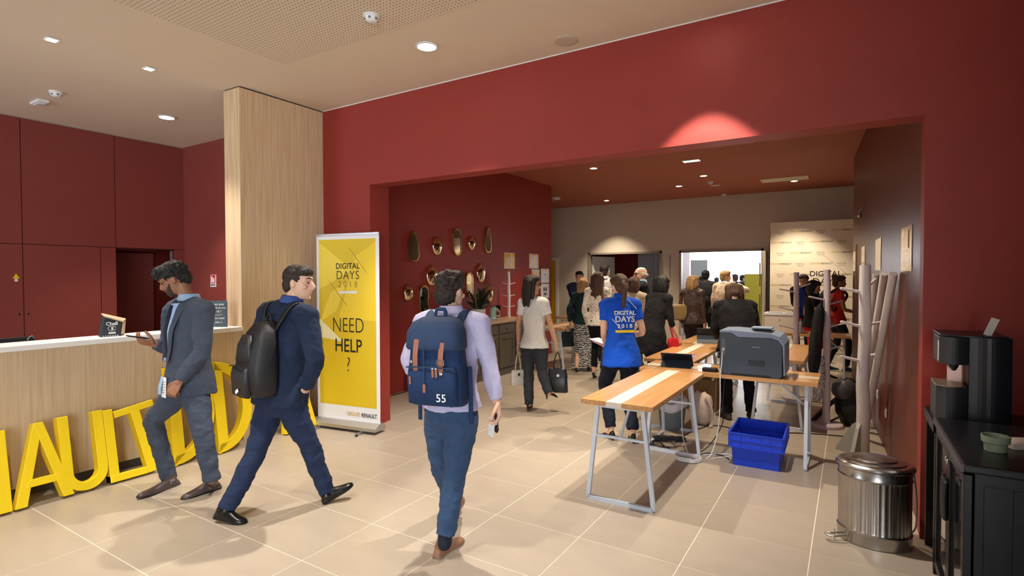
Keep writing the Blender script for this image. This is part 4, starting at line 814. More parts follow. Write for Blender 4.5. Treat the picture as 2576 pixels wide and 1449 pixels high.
# laptop on the dark far table
t = thing('laptop', 'open laptop with pale blue screen on the far left table', 'laptop', (-4.75, 10.85, TZ)); MB().box(-4.93, -4.58, 10.75, 10.98, TZ, TZ+.016).build('base', BLACK, t, bev=.003)
a_ = Matrix.Rotation(.35, 3, 'X'); s_ = MB().obox((-4.755, 10.73, TZ+.12), .35, .01, .24, a_).build('screen', BLACK, t, bev=.003); MB().obox((-4.755, 10.722, TZ+.12), .32, .004, .21, a_).build('display', mat('screen_glow', (150, 190, 230), .3, emit=(150, 190, 230), estr=.8), s_)
# things seen in the bright hall
t = thing('display_cube', 'pale grey display cube in the bright hall beyond the far doorway', 'display', (-4.3, 19, 0)); MB().box(-4.6, -4.05, 18.8, 19.2, 0, 1.4).build('plinth', mat('ochre_board', (190, 160, 80), .5), t); MB().box(-4.6, -4.05, 18.8, 19.2, 1.4, 2.2).build('upper_cube', mat('cube_grey', (176, 186, 192), .5), t)
t = thing('rollup_banner', 'yellow-green roll-up banner seen through the bright far doorway', 'banner', (-2.3, 17, 0)); MB().box(-2.62, -2.15, 17, 17.02, .06, 1.72).build('print_sheet', mat('olive_yellow', (190, 180, 60), .5), t); MB().box(-2.64, -2.13, 16.95, 17.08, 0, .06).build('base_cassette', ALU, t)
# ------------------------------------------------------------ people: tools
UP = Vector((0, 0, 1))
def remeshed(mb, voxel, it=6, amp=0.0, freq=(14, 14, 6), seed=0.0, fac=.5, cut=None):
    """one closed skin around all the overlapping shells of mb"""
    me = bpy.data.meshes.new('tmp'); me.from_pydata([tuple(v) for v in mb.v], [], mb.f)
    bm = bmesh.new(); bm.from_mesh(me); bmesh.ops.recalc_face_normals(bm, faces=bm.faces); bm.to_mesh(me); bm.free()
    o = bpy.data.objects.new('tmp', me); COL.objects.link(o)
    r = o.modifiers.new('r', 'REMESH'); r.mode = 'VOXEL'; r.voxel_size = voxel
    if it:
        s = o.modifiers.new('s', 'SMOOTH'); s.factor = fac; s.iterations = it
    dg = bpy.context.evaluated_depsgraph_get(); out = bpy.data.meshes.new_from_object(o.evaluated_get(dg))
    bpy.data.objects.remove(o); bpy.data.meshes.remove(me)
    if amp:
        n = len(out.vertices); co = np.empty(n*3); out.vertices.foreach_get('co', co); co = co.reshape(-1, 3)
        no = np.empty(n*3); out.vertices.foreach_get('normal', no); no = no.reshape(-1, 3)
        fx, fy, fz = freq; off = Vector((seed, seed*1.7, seed*.3))
        d = np.array([noise.noise(Vector((c[0]*fx, c[1]*fy, c[2]*fz))+off)+.5*noise.noise(Vector((c[0]*fx*2.3, c[1]*fy*2.3, c[2]*fz*3))+off) for c in co])
        co += no*(d*amp)[:, None]; out.vertices.foreach_set('co', co.ravel())
    out.polygons.foreach_set('use_smooth', [True]*len(out.polygons))
    return out
def put_mesh(name, me, m, parent, label=None):
    me.name = name; me.materials.clear(); me.materials.append(m)
    o = link(name, me, parent)
    if label: o['label'] = label
    return o
def lerp(a, b, t): return Vector(a)*(1-t)+Vector(b)*t
class Fr:                                 # local frame: right, forward, up
    def __init__(s, o, f, u):
        s.o = Vector(o); f = Vector(f).normalized(); u = Vector(u); u = (u-f*u.dot(f)).normalized(); s.f = f; s.u = u; s.r = f.cross(u)
    def __call__(s, r, f, u): return s.o + s.r*r + s.f*f + s.u*u
    def m(s): return Matrix((s.r, s.f, s.u)).transposed()
def ring(F, z, fr, bk, w, n=20, sq=1.0):
    cy = (fr+bk)/2; ry = (fr-bk)/2; out = []
    for k in range(n):
        a = 2*math.pi*k/n; c, s_ = math.cos(a), math.sin(a); e = lambda q: math.copysign(abs(q)**sq, q)
        out.append(F(w*e(c), cy+ry*e(s_), z))
    return out
HEADS = [(.0, .062, .012, .022), (.008, .08, -.012, .038), (.03, .09, -.04, .053), (.058, .092, -.06, .062), (.088, .089, -.08, .068), (.118, .084, -.095, .072), (.142, .092, -.101, .0745), (.17, .09, -.104, .076), (.195, .078, -.095, .07), (.216, .055, -.074, .055), (.23, .022, -.04, .03)]
def head_shape(mb, F, k=1.0):
    mb.loft([ring(F, z*k, a*k, b*k, w*k) for z, a, b, w in HEADS])
    mb.tube([F(0, .086*k, .135*k), F(0, .099*k, .112*k), F(0, .11*k, .09*k), F(0, .1*k, .08*k)], [.009*k, .011*k, .0145*k, .011*k], 10, sub=2)
    for s in (-1, 1):
        mb.ell(F(s*.0115*k, .096*k, .083*k), .009*k, .009*k, .007*k, F.m(), 8, 6)
        mb.ell(F(s*.0765*k, -.012*k, .112*k), .01*k, .021*k, .033*k, F.m() @ Matrix.Rotation(s*.25, 3, 'Z'), 10, 8)
        mb.tube([F(s*.016*k, .092*k, .146*k), F(s*.04*k, .082*k, .148*k), F(s*.056*k, .064*k, .142*k)], [.008*k, .009*k, .007*k], 8, sub=2)
        mb.ell(F(s*.05*k, .062*k, .09*k), .018*k, .02*k, .016*k, F.m(), 10, 7)
    mb.tube([F(-.022*k, .084*k, .06*k), F(0, .096*k, .062*k), F(.022*k, .084*k, .06*k)], .0065*k, 8, sub=2); mb.tube([F(-.018*k, .084*k, .049*k), F(0, .093*k, .05*k), F(.018*k, .084*k, .049*k)], .0065*k, 8, sub=2)
    mb.ell(F(0, .074*k, .012*k), .02*k, .018*k, .014*k, F.m(), 10, 7)
def hand(mb, wr, d, pn, th, curl=.35, k=1.0, spread=1.0, thumb=.5):
    """wr wrist, d finger direction, pn palm normal (side to which fingers curl), th side of the thumb"""
    d = Vector(d).normalized(); th = Vector(th); th = (th-d*th.dot(d)).normalized(); pn_ = Vector(pn); n = d.cross(th); n = n if n.dot(pn_) > 0 else -n; wr = Vector(wr)
    mb.tube([wr-d*.03*k, wr+d*.015*k, wr+d*.05*k, wr+d*.088*k], [.026*k, .033*k, .041*k, .039*k], 14, flat=[.8, .5, .36, .32], side=tuple(th), sub=3)
    for i, (off, L_) in enumerate(((.03, .073), (.0105, .082), (-.0095, .076), (-.0285, .06))):
        p = wr+d*(.085-.004*abs(i-1))*k+th*off*k*spread; a = .0; dd = d; pts = [p-d*.02*k, p]; rr = [.0095*k, .0095*k]
        for j, f in enumerate((.45, .32, .25)):
            a += curl*(1.0+.12*i)*(1.1 if j else .8); v = (d*math.cos(a)+n*math.sin(a)+th*off*(.8 if j == 0 else 0)*spread).normalized(); p = p+v*L_*f*k; pts.append(p); rr.append((.0092-.0009*j)*k)
        mb.tube(pts, rr, 8, sub=2)
    b = wr+d*.022*k+th*.028*k; v = (d*.75+th*.75+n*thumb).normalized(); c = b+v*.042*k; e = c+(d*.9+th*.15+n*(thumb+.15)).normalized()*.032*k; g_ = e+(d*.9-th*.1+n*(thumb+.1)).normalized()*.024*k
    mb.tube([b-v*.01*k, b, c, e, g_], [.014*k, .0145*k, .0115*k, .0105*k, .0085*k], 8, sub=2)
def ik(a, b, l1, l2, pole):
    a = Vector(a); b = Vector(b); d = b-a; L_ = min(d.length, (l1+l2)*.999); dn = d.normalized(); x = (l1*l1-l2*l2+L_*L_)/(2*L_); h = math.sqrt(max(0, l1*l1-x*x))
    p = Vector(pole); p = (p-dn*p.dot(dn)); p = p.normalized() if p.length > 1e-6 else dn.orthogonal(); return a+dn*x+p*h, a+dn*L_
def stand(x, y, head_deg, h=1.72, lean=0.0, turn=0.0, nod=0.0, feet=((-.1, 0), (.1, .0)), handL=(-.05, .02, -.54), handR=(.05, .02, -.54), heel=0.0, sit=0.0, female=False, polL=None, polR=None):
    """joints of a standing figure; head_deg is the heading (0 = +X, 90 = +Y)"""
    k = h/1.75; a = math.radians(head_deg); f = Vector((math.cos(a), math.sin(a), 0)); r = f.cross(UP); o = Vector((x, y, 0)); J = {}
    W = lambda rr, ff, uu: o+r*rr*k+f*ff*k+UP*(uu*k)
    hz = .93-sit; bf = (f*math.cos(lean)-UP*math.sin(lean)); bu = (UP*math.cos(lean)+f*math.sin(lean)); hip = W(0, 0, hz)
    T = lambda rr, ff, uu: hip+r*rr*k+bf*ff*k+bu*(uu*k)
    sw = .165 if female else .19
    J['hipL'], J['hipR'] = W(-.09, 0, hz), W(.09, 0, hz); J['shL'], J['shR'] = T(-sw, -.01, .49), T(sw, -.01, .49); J['neck'] = T(0, -.01, .56)
    hf = Matrix.Rotation(-math.radians(turn), 3, 'Z') @ f; hp = lean*.5+nod; J['fd'] = hf*math.cos(hp)-UP*math.sin(hp); J['hu'] = UP*math.cos(hp)+hf*math.sin(hp)
    J['head'] = J['neck']+(bu*.4+UP*.6)*.13*k+J['fd']*.02*k
    for s, ft, hd, po in (('L', feet[0], handL, polL), ('R', feet[1], handR, polR)):
        sg = -1 if s == 'L' else 1
        an = W(ft[0], ft[1], .085+heel); kn, an = ik(J['hip'+s], an, .44*k, .44*k, f+r*sg*.12); J['kn'+s] = kn; J['an'+s] = an
        fo = (f+r*sg*.18).normalized(); J['heel'+s] = Vector((an.x, an.y, heel))-fo*.055*k; J['toe'+s] = Vector((an.x, an.y, 0))+fo*(.2-.4*heel)*k
        tg = J['sh'+s]+r*hd[0]*k+f*hd[1]*k+UP*hd[2]*k; el, wr = ik(J['sh'+s], tg, .29*k, .26*k, (r*po[0]+f*po[1]+UP*po[2]) if po else (-f*.9+r*sg*.35-UP*.3)); J['el'+s] = el; J['wr'+s] = wr
        J['hd'+s] = (wr-el).normalized()
    J['k'] = k; J['bf'] = f; return J
def pix(k, bf, fd, hu, **p):
    J = {n: PX(*v) if isinstance(v, tuple) else Vector(v) for n, v in p.items()}; J['k'] = k; J['bf'] = Vector(bf).normalized(); J['fd'] = Vector(fd).normalized(); J['hu'] = Vector(hu)
    for s in 'LR':
        if 'ha'+s in J: J['hd'+s] = (J['ha'+s]-J['wr'+s]).normalized()
        else: J['hd'+s] = (J['wr'+s]-J['el'+s]).normalized()
    return J
def shoe(t, J, s, m, kind='flat', sole=None, k=1.0):
    a, b = J['heel'+s], J['toe'+s]; d = b-a; L_ = d.length; d = d.normalized(); sd = d.cross(UP).normalized(); u = sd.cross(d); an = J['an'+s]
    wf = .8 if kind == 'heel' else 1.0
    prof = [(-.02, .022, .03), (0, .03, .062), (.07, .033, .082), (.11, .034, .08), (.15, .038, .062), (.19, .043, .048), (.23, .04, .038), (.265, .028, .03), (.285, .01, .018)]
    q = L_/.265; rings = []
    for x, w, h in prof:
        hh = h if kind != 'heel' else h*(.62 if x > .03 else .85); c = a+d*(x*q); w_ = w*wf*k
        rings.append([c+sd*(w_*math.cos(t_))+u*(max(0.004, hh*(.28+.72*math.sin(t_))) if math.sin(t_) > -.2 else .004) for t_ in [2*math.pi*i/16 for i in range(16)]])
    mb = MB().loft(rings)
    if kind != 'heel': mb.tube([a+d*.045*q+u*.05, lerp(a+d*.045*q+u*.05, an, .75)], [.044*k, .041*k], 12, sub=1)
    o = mb.build('shoe', m, t, smooth=True)
    so = [[c+sd*(w*wf*k*1.06*math.cos(t_))+u*(.011 if math.sin(t_) > 0 else -.001) for t_ in [2*math.pi*(i+.5)/8 for i in range(8)]] for c, w in [(a+d*(x*q), w) for x, w, h in prof]]
    MB().loft(so).build('sole', sole or BLACK, o)
    if kind == 'heel':
        g_ = a+d*.01; low = Vector((g_.x, g_.y, max(0.002, g_.z-.075))) if abs(d.z) < .75 else g_-u*.07
        MB().tube([g_+u*.03, g_-u*.0, low], [.022*k, .016*k, .007*k], 10, sub=2, round_ends=False).build('heel', m, o, smooth=True)
    return o
def hair_mesh(F, k, style, vox, seed):
    mb = MB(); E = lambda r, f, u, a, b, c: mb.ell(F(r*k, f*k, u*k), a*k, b*k, c*k, F.m(), 18, 12); amp = .005; fq = (70, 70, 70)
    if style == 'curly':
        E(0, -.02, .17, .092, .108, .085); E(0, .05, .2, .082, .07, .052); E(0, -.065, .11, .072, .06, .075); amp = .012; fq = (45, 45, 45)
    elif style == 'short':
        E(0, -.022, .16, .086, .096, .088); E(0, .034, .198, .078, .064, .047); E(0, -.06, .1, .07, .054, .068); amp = .005
    elif style == 'tousled':
        E(0, -.02, .162, .088, .098, .088); E(0, .035, .195, .078, .066, .055); E(0, -.062, .095, .074, .056, .075); amp = .011; fq = (38, 38, 38)
    elif style == 'bald':
        mb.tube([F(.07*k, .0, .14*k), F(.062*k, -.06*k, .12*k), F(0, -.1*k, .11*k), F(-.062*k, -.06*k, .12*k), F(-.07*k, 0, .14*k)], [.014*k, .024*k, .03*k, .024*k, .014*k], 10, sub=4); E(0, -.01, .19, .072, .08, .045); amp = .003
    else:
        E(0, -.022, .162, .089, .099, .089); E(0, .034, .2, .079, .066, .047); E(0, -.06, .1, .075, .056, .08)
        dn = -UP*k
        if style in ('long', 'shoulder', 'bob'):
            Lh = {'long': .36, 'shoulder': .26, 'bob': .13}[style]; n_ = F(0, -.075*k, .1*k)
            for s in (-1, -.5, 0, .5, 1):
                p = F(s*.07*k, -.05*k-.03*k*(1-abs(s)), .11*k); mb.tube([p+UP*.05*k, p+dn*Lh*.4-F.f*.015*k, p+dn*Lh*(.92+.1*abs(s-.5))+F.r*s*.015*k-F.f*.02*k], [.04*k, .042*k, .02*k], 10, sub=3)
            for s in (-1, 1): mb.tube([F(s*.074*k, .01*k, .15*k), F(s*.082*k, .0, .08*k), F(s*.085*k, -.01*k, .08*k)+dn*Lh*.5], [.022*k, .026*k, .014*k], 9, sub=3)
            amp = .006; fq = (60, 60, 12)
        elif style == 'ponytail':
            p = F(0, -.1*k, .13*k); mb.tube([p, p-F.f*.03*k+dn*.08, p-F.f*.025*k+dn*.2, p-F.f*.01*k+dn*.3], [.03*k, .034*k, .028*k, .012*k], 10, sub=3); fq = (60, 60, 14)
        elif style == 'bun':
            E(0, -.095, .215, .045, .045, .042)
    return remeshed(mb, vox, 2, amp*k, fq, seed, .4)
def person(label, J, skin, hair, tops=(), bottom=None, shoes=None, vox=.011, gender='m', eyes=False, collar=None, handcfg=None, build=1.0, group=None, seed=1.0, beard=None, bare=False, fine=None):
    """a figure from joints: continuous body mesh, garments and hair as its parts"""
    k = J['k']; base = (J['anL']+J['anR'])/2; t = thing('person', label, 'person', (base.x, base.y, 0), 0, group)
    hm = (J['hipL']+J['hipR'])/2; sm = (J['shL']+J['shR'])/2; nk = J['neck']; side = ((J['shR']-J['shL']).normalized()+(J['hipR']-J['hipL']).normalized()).normalized(); sp = (nk-hm).normalized(); fem = gender == 'f'
    F = Fr(J['head'], J['fd'], J['hu']); F.o = J['head']-F.u*.115*k; hk = k*1.0
    for s in 'LR':
        d_ = J['hip'+s]-hm; J['hip'+s] = hm+d_*min(1.0, .082*k/max(d_.length, 1e-6))
    # ---- body
    b = MB(); head_shape(b, F, hk)
    b.tube([nk-sp*.03*k, lerp(nk, F(0, -.02*k, .05*k), .5), F(0, -.028*k, .07*k)], [.062*k, .053*k, .054*k] if not fem else [.05*k, .044*k, .046*k], 14, sub=3)
    B = build
    prof = [(-.1, .12, .8), (0, .155 if not fem else .165, .66), (.2, .138 if not fem else .118, .68), (.42, .15 if not fem else .132, .68), (.66, .16 if not fem else .142, .66), (.86, .135 if not fem else .115, .6), (1.0, .06, .9)]
    H_ = (nk-hm).length
    tk = .86 if tops and not bare else 1.0; lk = .8 if bottom and bottom[0] == 'trousers' else 1.0
    b.tube([hm+(nk-hm)*q for q, w, fl in prof[1:]], [w*k*B*(tk if q < .95 else 1)*(.72 if q < .01 else 1) for q, w, fl in prof[1:]], 18, flat=[fl for q, w, fl in prof[1:]], side=tuple(side), sub=3)
    for s in 'LR':
        S_, E_, W_ = J['sh'+s], J['el'+s], J['wr'+s]; g = .88 if fem else 1.0
        b.tube([lerp(S_, sm, .35), S_, lerp(S_, E_, .5), E_, lerp(E_, W_, .35), W_], [.05*k*g, .056*k*g, .046*k*g, .038*k*g, .039*k*g, .026*k*g], 12, sub=3)
        P_, N_, A_ = J['hip'+s], J['kn'+s], J['an'+s]; b.tube([P_, lerp(P_, N_, .45), N_, lerp(N_, A_, .35), A_], [.078*k*lk, .076*k*lk, .054*k*lk, .053*k*lk, .036*k], 12, sub=3)
        b.tube([A_, lerp(J['heel'+s], J['toe'+s], .25)+UP*.035, lerp(J['heel'+s], J['toe'+s], .75)+UP*.02], [.034*k, .032*k, .022*k], 10, sub=2)
    me = remeshed(b, fine or vox, 3)
    hb = MB()
    for s in 'LR':
        c = dict(curl=.32, palm=-side if s == 'R' else side, thumb=J['bf'], tw=.45, k=1.0)
        if handcfg and s in handcfg: c.update(handcfg[s])
        hand(hb, J['wr'+s], c.get('d', J['hd'+s]), c['palm'], c['thumb'], c['curl'], k*c['k']*(.9 if fem else 1), thumb=c['tw'])
    nv = len(me.vertices); co = np.empty(nv*3); me.vertices.foreach_get('co', co); vs = [tuple(c) for c in co.reshape(-1, 3)]; fs = [tuple(p.vertices) for p in me.polygons]
    al = MB(); al.v = vs; al.f = fs; al.mi = [0]*len(fs); al.add(hb.v, hb.f); bpy.data.meshes.remove(me)
    bo = al.build('body', skin, t, smooth=True)
    # ---- hair and face
    if hair: put_mesh('hair', hair_mesh(F, hk, hair[0], (fine or vox)*.9, seed), hair[1], t)
    if eyes:
        EYE_M = mat('eye_dark', (30, 22, 18), .2); 
        for s in (-1, 1):
            MB().ell(F(s*.032*hk, .081*hk, .121*hk), .012*hk, .008*hk, .005*hk, F.m(), 10, 6).build('eye', EYE_M, t, smooth=True)
            if hair: MB().tube([F(s*.014*hk, .097*hk, .15*hk), F(s*.036*hk, .091*hk, .155*hk), F(s*.055*hk, .074*hk, .149*hk)], [.004*hk, .005*hk, .003*hk], 8, sub=3).build('eyebrow', hair[1], t, smooth=True)
    if beard:
        q = MB().loft([ring(F, z*hk, (a+.004)*hk, b_*hk*.25+.02*hk, (w+.004)*hk) for z, a, b_, w in ((-.004, .066, 0, .03), (.006, .083, 0, .041), (.03, .092, 0, .055), (.052, .088, 0, .062), (.075, .066, 0, .0655), (.1, .035, 0, .069))]); q.tube([F(-.03*hk, .084*hk, .066*hk), F(0, .0985*hk, .0715*hk), F(.03*hk, .084*hk, .066*hk)], .005*hk, 8, sub=3)
        put_mesh('beard', remeshed(q, .005, 2, .0015, (90, 90, 90), 2), beard, t)
    # ---- garments
    def torso(mb, q0_, q1_, add, hemw=0.0, top=.07, fadd=.04):
        n = 9; pts, rr, fl = [], [], []
        for i in range(n):
            q = q0_+(q1_-q0_)*i/(n-1); w = np.interp(q, [p[0] for p in prof], [p[1] for p in prof]); f_ = np.interp(q, [p[0] for p in prof], [p[2] for p in prof])
            if q < .36 and bottom:
                w = max(w, np.interp(q, [-.1, .02, .16, .36], [.198, .196, .176, .13] if not fem else [.194, .192, .166, .115])-add*.6)+hemw*max(0, -q); f_ = np.interp(q, [0, .36], [.74, f_])
            w2 = max(w+add, top) if q > .9 else w+add
            pts.append(hm+(nk-hm)*q if q >= 0 else hm+(nk-hm)*q*.6+UP*q*H_*.4); rr.append(w2*k*B); fl.append(f_+(fadd if q < .9 else .04))
        mb.tube(pts, rr, 22, flat=fl, side=tuple(side), sub=2, round_ends=False)
        for s in 'LR': mb.tube([lerp(nk, sm, .6), lerp(J['sh'+s], sm, .3)+sp*.01*k, J['sh'+s]], [(.065+add*.6)*k, (.066+add*.6)*k, (.058+add*.75)*k], 12, sub=2)
    def sleeve(mb, s, end, r):
        S_, E_, W_ = J['sh'+s], J['el'+s], J['wr'+s]; r = list(r)+[.05]*2
        pts = [(S_, r[0]), (lerp(S_, E_, .5), r[1]), (E_, r[2]), (lerp(E_, W_, .5), r[3]), (W_, r[4])]
        if end == 1: pts = pts[:1]+[(lerp(S_, E_, .3), r[1]), (lerp(S_, E_, .55), r[2])]
        elif end < 2: pts = pts[:3]+[(lerp(E_, W_, end-1), r[3])]
        else: pts[-1] = (lerp(E_, W_, .96), r[4])
        mb.tube([p for p, _ in pts], [q*k for _, q in pts], 14, sub=3, round_ends=False)
    for kind, m, *opt in tops:
        mb = MB(); o_ = opt[0] if opt else {}; g = .86 if fem else 1.0
        if kind == 'jacket':
            torso(mb, o_.get('hem', -.15), .99, .034, .08, .078, o_.get('fadd', .12))
            for s in 'LR': sleeve(mb, s, 2, [.078*g, .07*g, .061*g, .055*g, .045*g])
            am = .011
        elif kind == 'shirt':
            torso(mb, o_.get('hem', -.16), .99, .018, .03, .068)
            for s in 'LR': sleeve(mb, s, o_.get('sleeve', 2), [.07*g, .063*g, .054*g, .049*g, .038*g])
            am = .011
        else:                              # tee or polo
            torso(mb, o_.get('hem', -.14), .985, .015, .04, .066)
            for s in 'LR': sleeve(mb, s, 1, [.07*g, .066*g, .064*g])
            am = .007
        put_mesh({'jacket': 'jacket', 'shirt': 'shirt', 'tee': 'top'}[kind], remeshed(mb, vox, 5, am*k, (11, 11, 9), seed+3), m, t)
    if bottom:
        kind, m, *opt = bottom; mb = MB(); o_ = opt[0] if opt else {}; w = o_.get('w', 1.0)
        if kind in ('trousers', 'short'):
            pts = [(-.17, .11), (-.08, .165), (.02, .174), (o_.get('top', .14), .158 if not fem else .145)]
            mb.tube([hm+(nk-hm)*q for q, _ in pts], [r*k*B for _, r in pts], 20, flat=.76, side=tuple(side), sub=3, round_ends=False)
            for s in 'LR':
                P_, N_, A_ = J['hip'+s], J['kn'+s], J['an'+s]; mb.tube([P_, lerp(P_, N_, .3), lerp(P_, N_, .65), N_, lerp(N_, A_, .4), lerp(N_, A_, .8), lerp(N_, A_, o_.get('cut', 1.02))], [.098*k, .1*k*w, .085*k*w, .072*k*w, .068*k*w, .062*k*w, .06*k*w], 14, sub=3, round_ends=False)
            put_mesh('trousers', remeshed(mb, vox, 4, .011*k, (9, 9, 13), seed+5), m, t)
        else:
            hz = o_.get('hem', .45); low = Vector(((J['knL'].x+J['knR'].x)/2, (J['knL'].y+J['knR'].y)/2, hz)); wd = max(.15, ((J['knR']-J['knL']).length/2+.11))
            mb.tube([hm+(nk-hm)*.2, hm, lerp(hm, low, .5), low], [.13*k, .175*k, .185*k, wd*o_.get('flare', 1.0)], 22, flat=[.75, .72, .78, .85], side=tuple(side), sub=4, round_ends=False)
            put_mesh('skirt', remeshed(mb, vox, 4, .01*k, (16, 16, 3), seed+5), m, t)
    if collar:
        c0 = nk+sp*.02*k; R_ = (.064 if not fem else .055)*k; rg = []
        for dz, rr in ((-.02, 1.22), (.022, 1.04), (.036, 1.0), (.03, 1.1), (-.012, 1.34)):
            a1, a2 = frame(sp, side); rg.append([c0+sp*dz*k+a1*(R_*rr*math.cos(q))+a2*(R_*rr*math.sin(q)) for q in [2*math.pi*i/22 for i in range(22)]])
        MB().loft(rg, cap=False).build('collar', collar, t, smooth=True)
    if shoes:
        for s in 'LR': shoe(t, J, s, shoes[1], shoes[0], shoes[2] if len(shoes) > 2 else None, k)
    t['_x'] = 1; del t['_x']
    return t, F, dict(hm=hm, sm=sm, nk=nk, side=side, sp=sp, k=k)
SKIN_M = mat('skin_medium', (196, 150, 122), .5, var=.04, vscale=30); SKIN_D = mat('skin_brown', (150, 104, 78), .5, var=.05, vscale=30); SKIN_L = mat('skin_light', (222, 178, 152), .5, var=.04, vscale=30)
def hairm(n, c, c2): return mat(n, c, .5, rgb2=c2, vscale=30, stretch=(6, 6, 1), bump=.5, bscale=70)
H_BLK = hairm('black_hair', (14, 13, 15), (30, 27, 28)); H_DBR = hairm('dark_brown_hair', (30, 23, 20), (58, 44, 36)); H_BRN = hairm('brown_hair', (58, 40, 30), (98, 70, 50)); H_BLD = hairm('blond_hair', (150, 112, 66), (196, 158, 104)); H_GRY = hairm('white_hair', (190, 186, 180), (226, 222, 216))
def fabric(n, c, rough=.85, var=.05, b=.25, bs=300, vs=25): return mat(n, c, rough, var=var, vscale=vs, bump=b, bscale=bs, sheen=.02, spec=.25)
# ------------------------------------------------------------ people: the three men in front
def front_strip(I, J, q0_, q1_, h0, h1, lift, name, m, t, o0=0.0, o1=0.0, add=.03, n=10, th=.004):
    Q = [-.1, 0, .2, .42, .66, .86, 1.0]; Wd = [.196, .194, .162, .15, .16, .135, .078]; Fl = [.83, .83, .82, .8, .78, .7, .9]
    fw = I['side'].cross(I['sp']); fw = fw if fw.dot(J['bf']) > 0 else -fw; k = I['k']; A_, B_ = [], []
    for i in range(n+1):
        a = i/n; q = q0_+(q1_-q0_)*a; w = (np.interp(q, Q, Wd)+add)*k; d = w*(np.interp(q, Q, Fl)+.04); c = I['hm']+(I['nk']-I['hm'])*q; hw = h0+(h1-h0)*a; off = o0+(o1-o0)*a; row = []
        for s in (-1, -.5, 0, .5, 1):
            x = off+s*hw; row.append(c+I['side']*x+fw*(d*math.sqrt(max(.05, 1-(x/w)**2))+lift))
        A_.append(row); B_.append([p-fw*th for p in row])
    rings = [r+list(reversed(b_)) for r, b_ in zip(A_, B_)]
    return MB().loft(rings).build(name, m, t, smooth=True, angle=60)
def patterned(name, a, b, scale, kind='check', rough=.8):
    m = mat(name, a, rough); nt = m.node_tree; N = nt.nodes; K = nt.links; tc = N.new('ShaderNodeTexCoord'); bs = N['Principled BSDF']
    mx = N.new('ShaderNodeMix'); mx.data_type = 'RGBA'; mx.inputs[6].default_value = L(a); mx.inputs[7].default_value = L(b)
    if kind == 'check':
        n = N.new('ShaderNodeTexChecker'); n.inputs['Scale'].default_value = scale; K.new(tc.outputs['Object'], n.inputs['Vector']); K.new(n.outputs['Fac'], mx.inputs[0])
    elif kind == 'zigzag':
        n = N.new('ShaderNodeTexWave'); n.wave_type = 'BANDS'; n.bands_direction = 'Z'; n.inputs['Scale'].default_value = scale; n.inputs['Distortion'].default_value = 6; n.inputs['Detail Scale'].default_value = 3.0
        K.new(tc.outputs['Object'], n.inputs['Vector']); g_ = N.new('ShaderNodeMath'); g_.operation = 'GREATER_THAN'; g_.inputs[1].default_value = .5; K.new(n.outputs['Fac'], g_.inputs[0]); K.new(g_.outputs[0], mx.inputs[0])
    else:
        n = N.new('ShaderNodeTexNoise'); n.inputs['Scale'].default_value = scale; n.inputs['Detail'].default_value = 3; K.new(tc.outputs['Object'], n.inputs['Vector']); r = N.new('ShaderNodeValToRGB'); e = r.color_ramp.elements
        e[0].position = .3; e[0].color = L((70, 110, 96)); e[1].position = .45; e[1].color = L(a)
        for p, c in ((.56, a), (.62, b), (.68, (120, 130, 160)), (.74, a)): x = e.new(p); x.color = L(c)
        K.new(n.outputs['Fac'], r.inputs[0]); K.new(r.outputs[0], bs.inputs['Base Color']); return m
    K.new(mx.outputs[2], bs.inputs['Base Color']); return m
GSUIT = fabric('grey_blue_wool', (66, 74, 90)); NSUIT = fabric('navy_wool', (30, 42, 66)); NTROU = fabric('navy_trouser_wool', (34, 46, 74)); LBLUE = fabric('pale_blue_cotton', (156, 186, 220), .7); NTIE = fabric('navy_silk', (22, 28, 50), .4); BRSH = mat('brown_leather', (72, 60, 60), .35); BKSH = mat('black_leather', (18, 18, 20), .25); TANSH = mat('tan_suede', (136, 98, 76), .7, var=.08, vscale=30); NAVYP = fabric('navy_canvas', (30, 52, 88), .75); NAVYL = fabric('navy_canvas_light', (44, 62, 92), .75); DENIM = fabric('washed_denim', (52, 74, 106), .85, .08); LILAC = patterned('lilac_micro_check', (200, 194, 222), (172, 166, 204), 330); TANL = mat('tan_strap_leather', (150, 96, 78), .5)
# --- man 1, grey suit, looking at his phone
hd1 = Vector((-.60, -.66, -.46)).normalized()
J = pix(1.0, (-.55, -.83, 0), hd1, (-.25, -.35, .9), head=(438, 703, 4.2), neck=(476, 757, 4.22), shL=(513, 782, 4.08), shR=(437, 781, 4.34), elL=(507, 888, 4.02), wrL=(450, 962, 3.96), haL=(430, 990, 3.94), elR=(424, 876, 4.34), wrR=(388, 866, 4.24), haR=(352, 858, 4.17),
        hipL=(494, 968, 4.1), hipR=(458, 964, 4.3), knL=(512, 1092, 4.1), anL=(533, 1205, 4.15), knR=(388, 1062, 4.3), anR=(424, 1200, 4.42), heelL=PZ(549, 1229), toeL=PZ(462, 1255), heelR=PX(446, 1226, 4.4), toeR=PZ(352, 1251, .012))
hR = (PX(352, 858, 4.17)-PX(388, 866, 4.24)).normalized()
t, F, I = person('man in grey-blue suit walking and looking down at his phone', J, SKIN_D, ('curly', H_BLK), [('jacket', GSUIT, dict(hem=-.11))], ('trousers', GSUIT), ('flat', BRSH), vox=.0085, fine=.0055, eyes=True, collar=LBLUE, beard=mat('black_stubble', (66, 48, 42), .8, var=.2, vscale=200), seed=1.3,
    handcfg=dict(R=dict(palm=(0, 0, 1), thumb=-CR*.1-CF*.8+UP*.5, curl=.5, tw=.6), L=dict(curl=.75, palm=(-.83, .55, 0), thumb=-CR)))
front_strip(I, J, .97, .3, .07, .03, .008, 'shirt_front', LBLUE, t); front_strip(I, J, .95, .34, .018, .028, .016, 'tie', NTIE, t)
for s in (-1, 1): front_strip(I, J, .96, .3, .026, .014, .016, 'lapel', GSUIT, t, s*.1, s*.042)
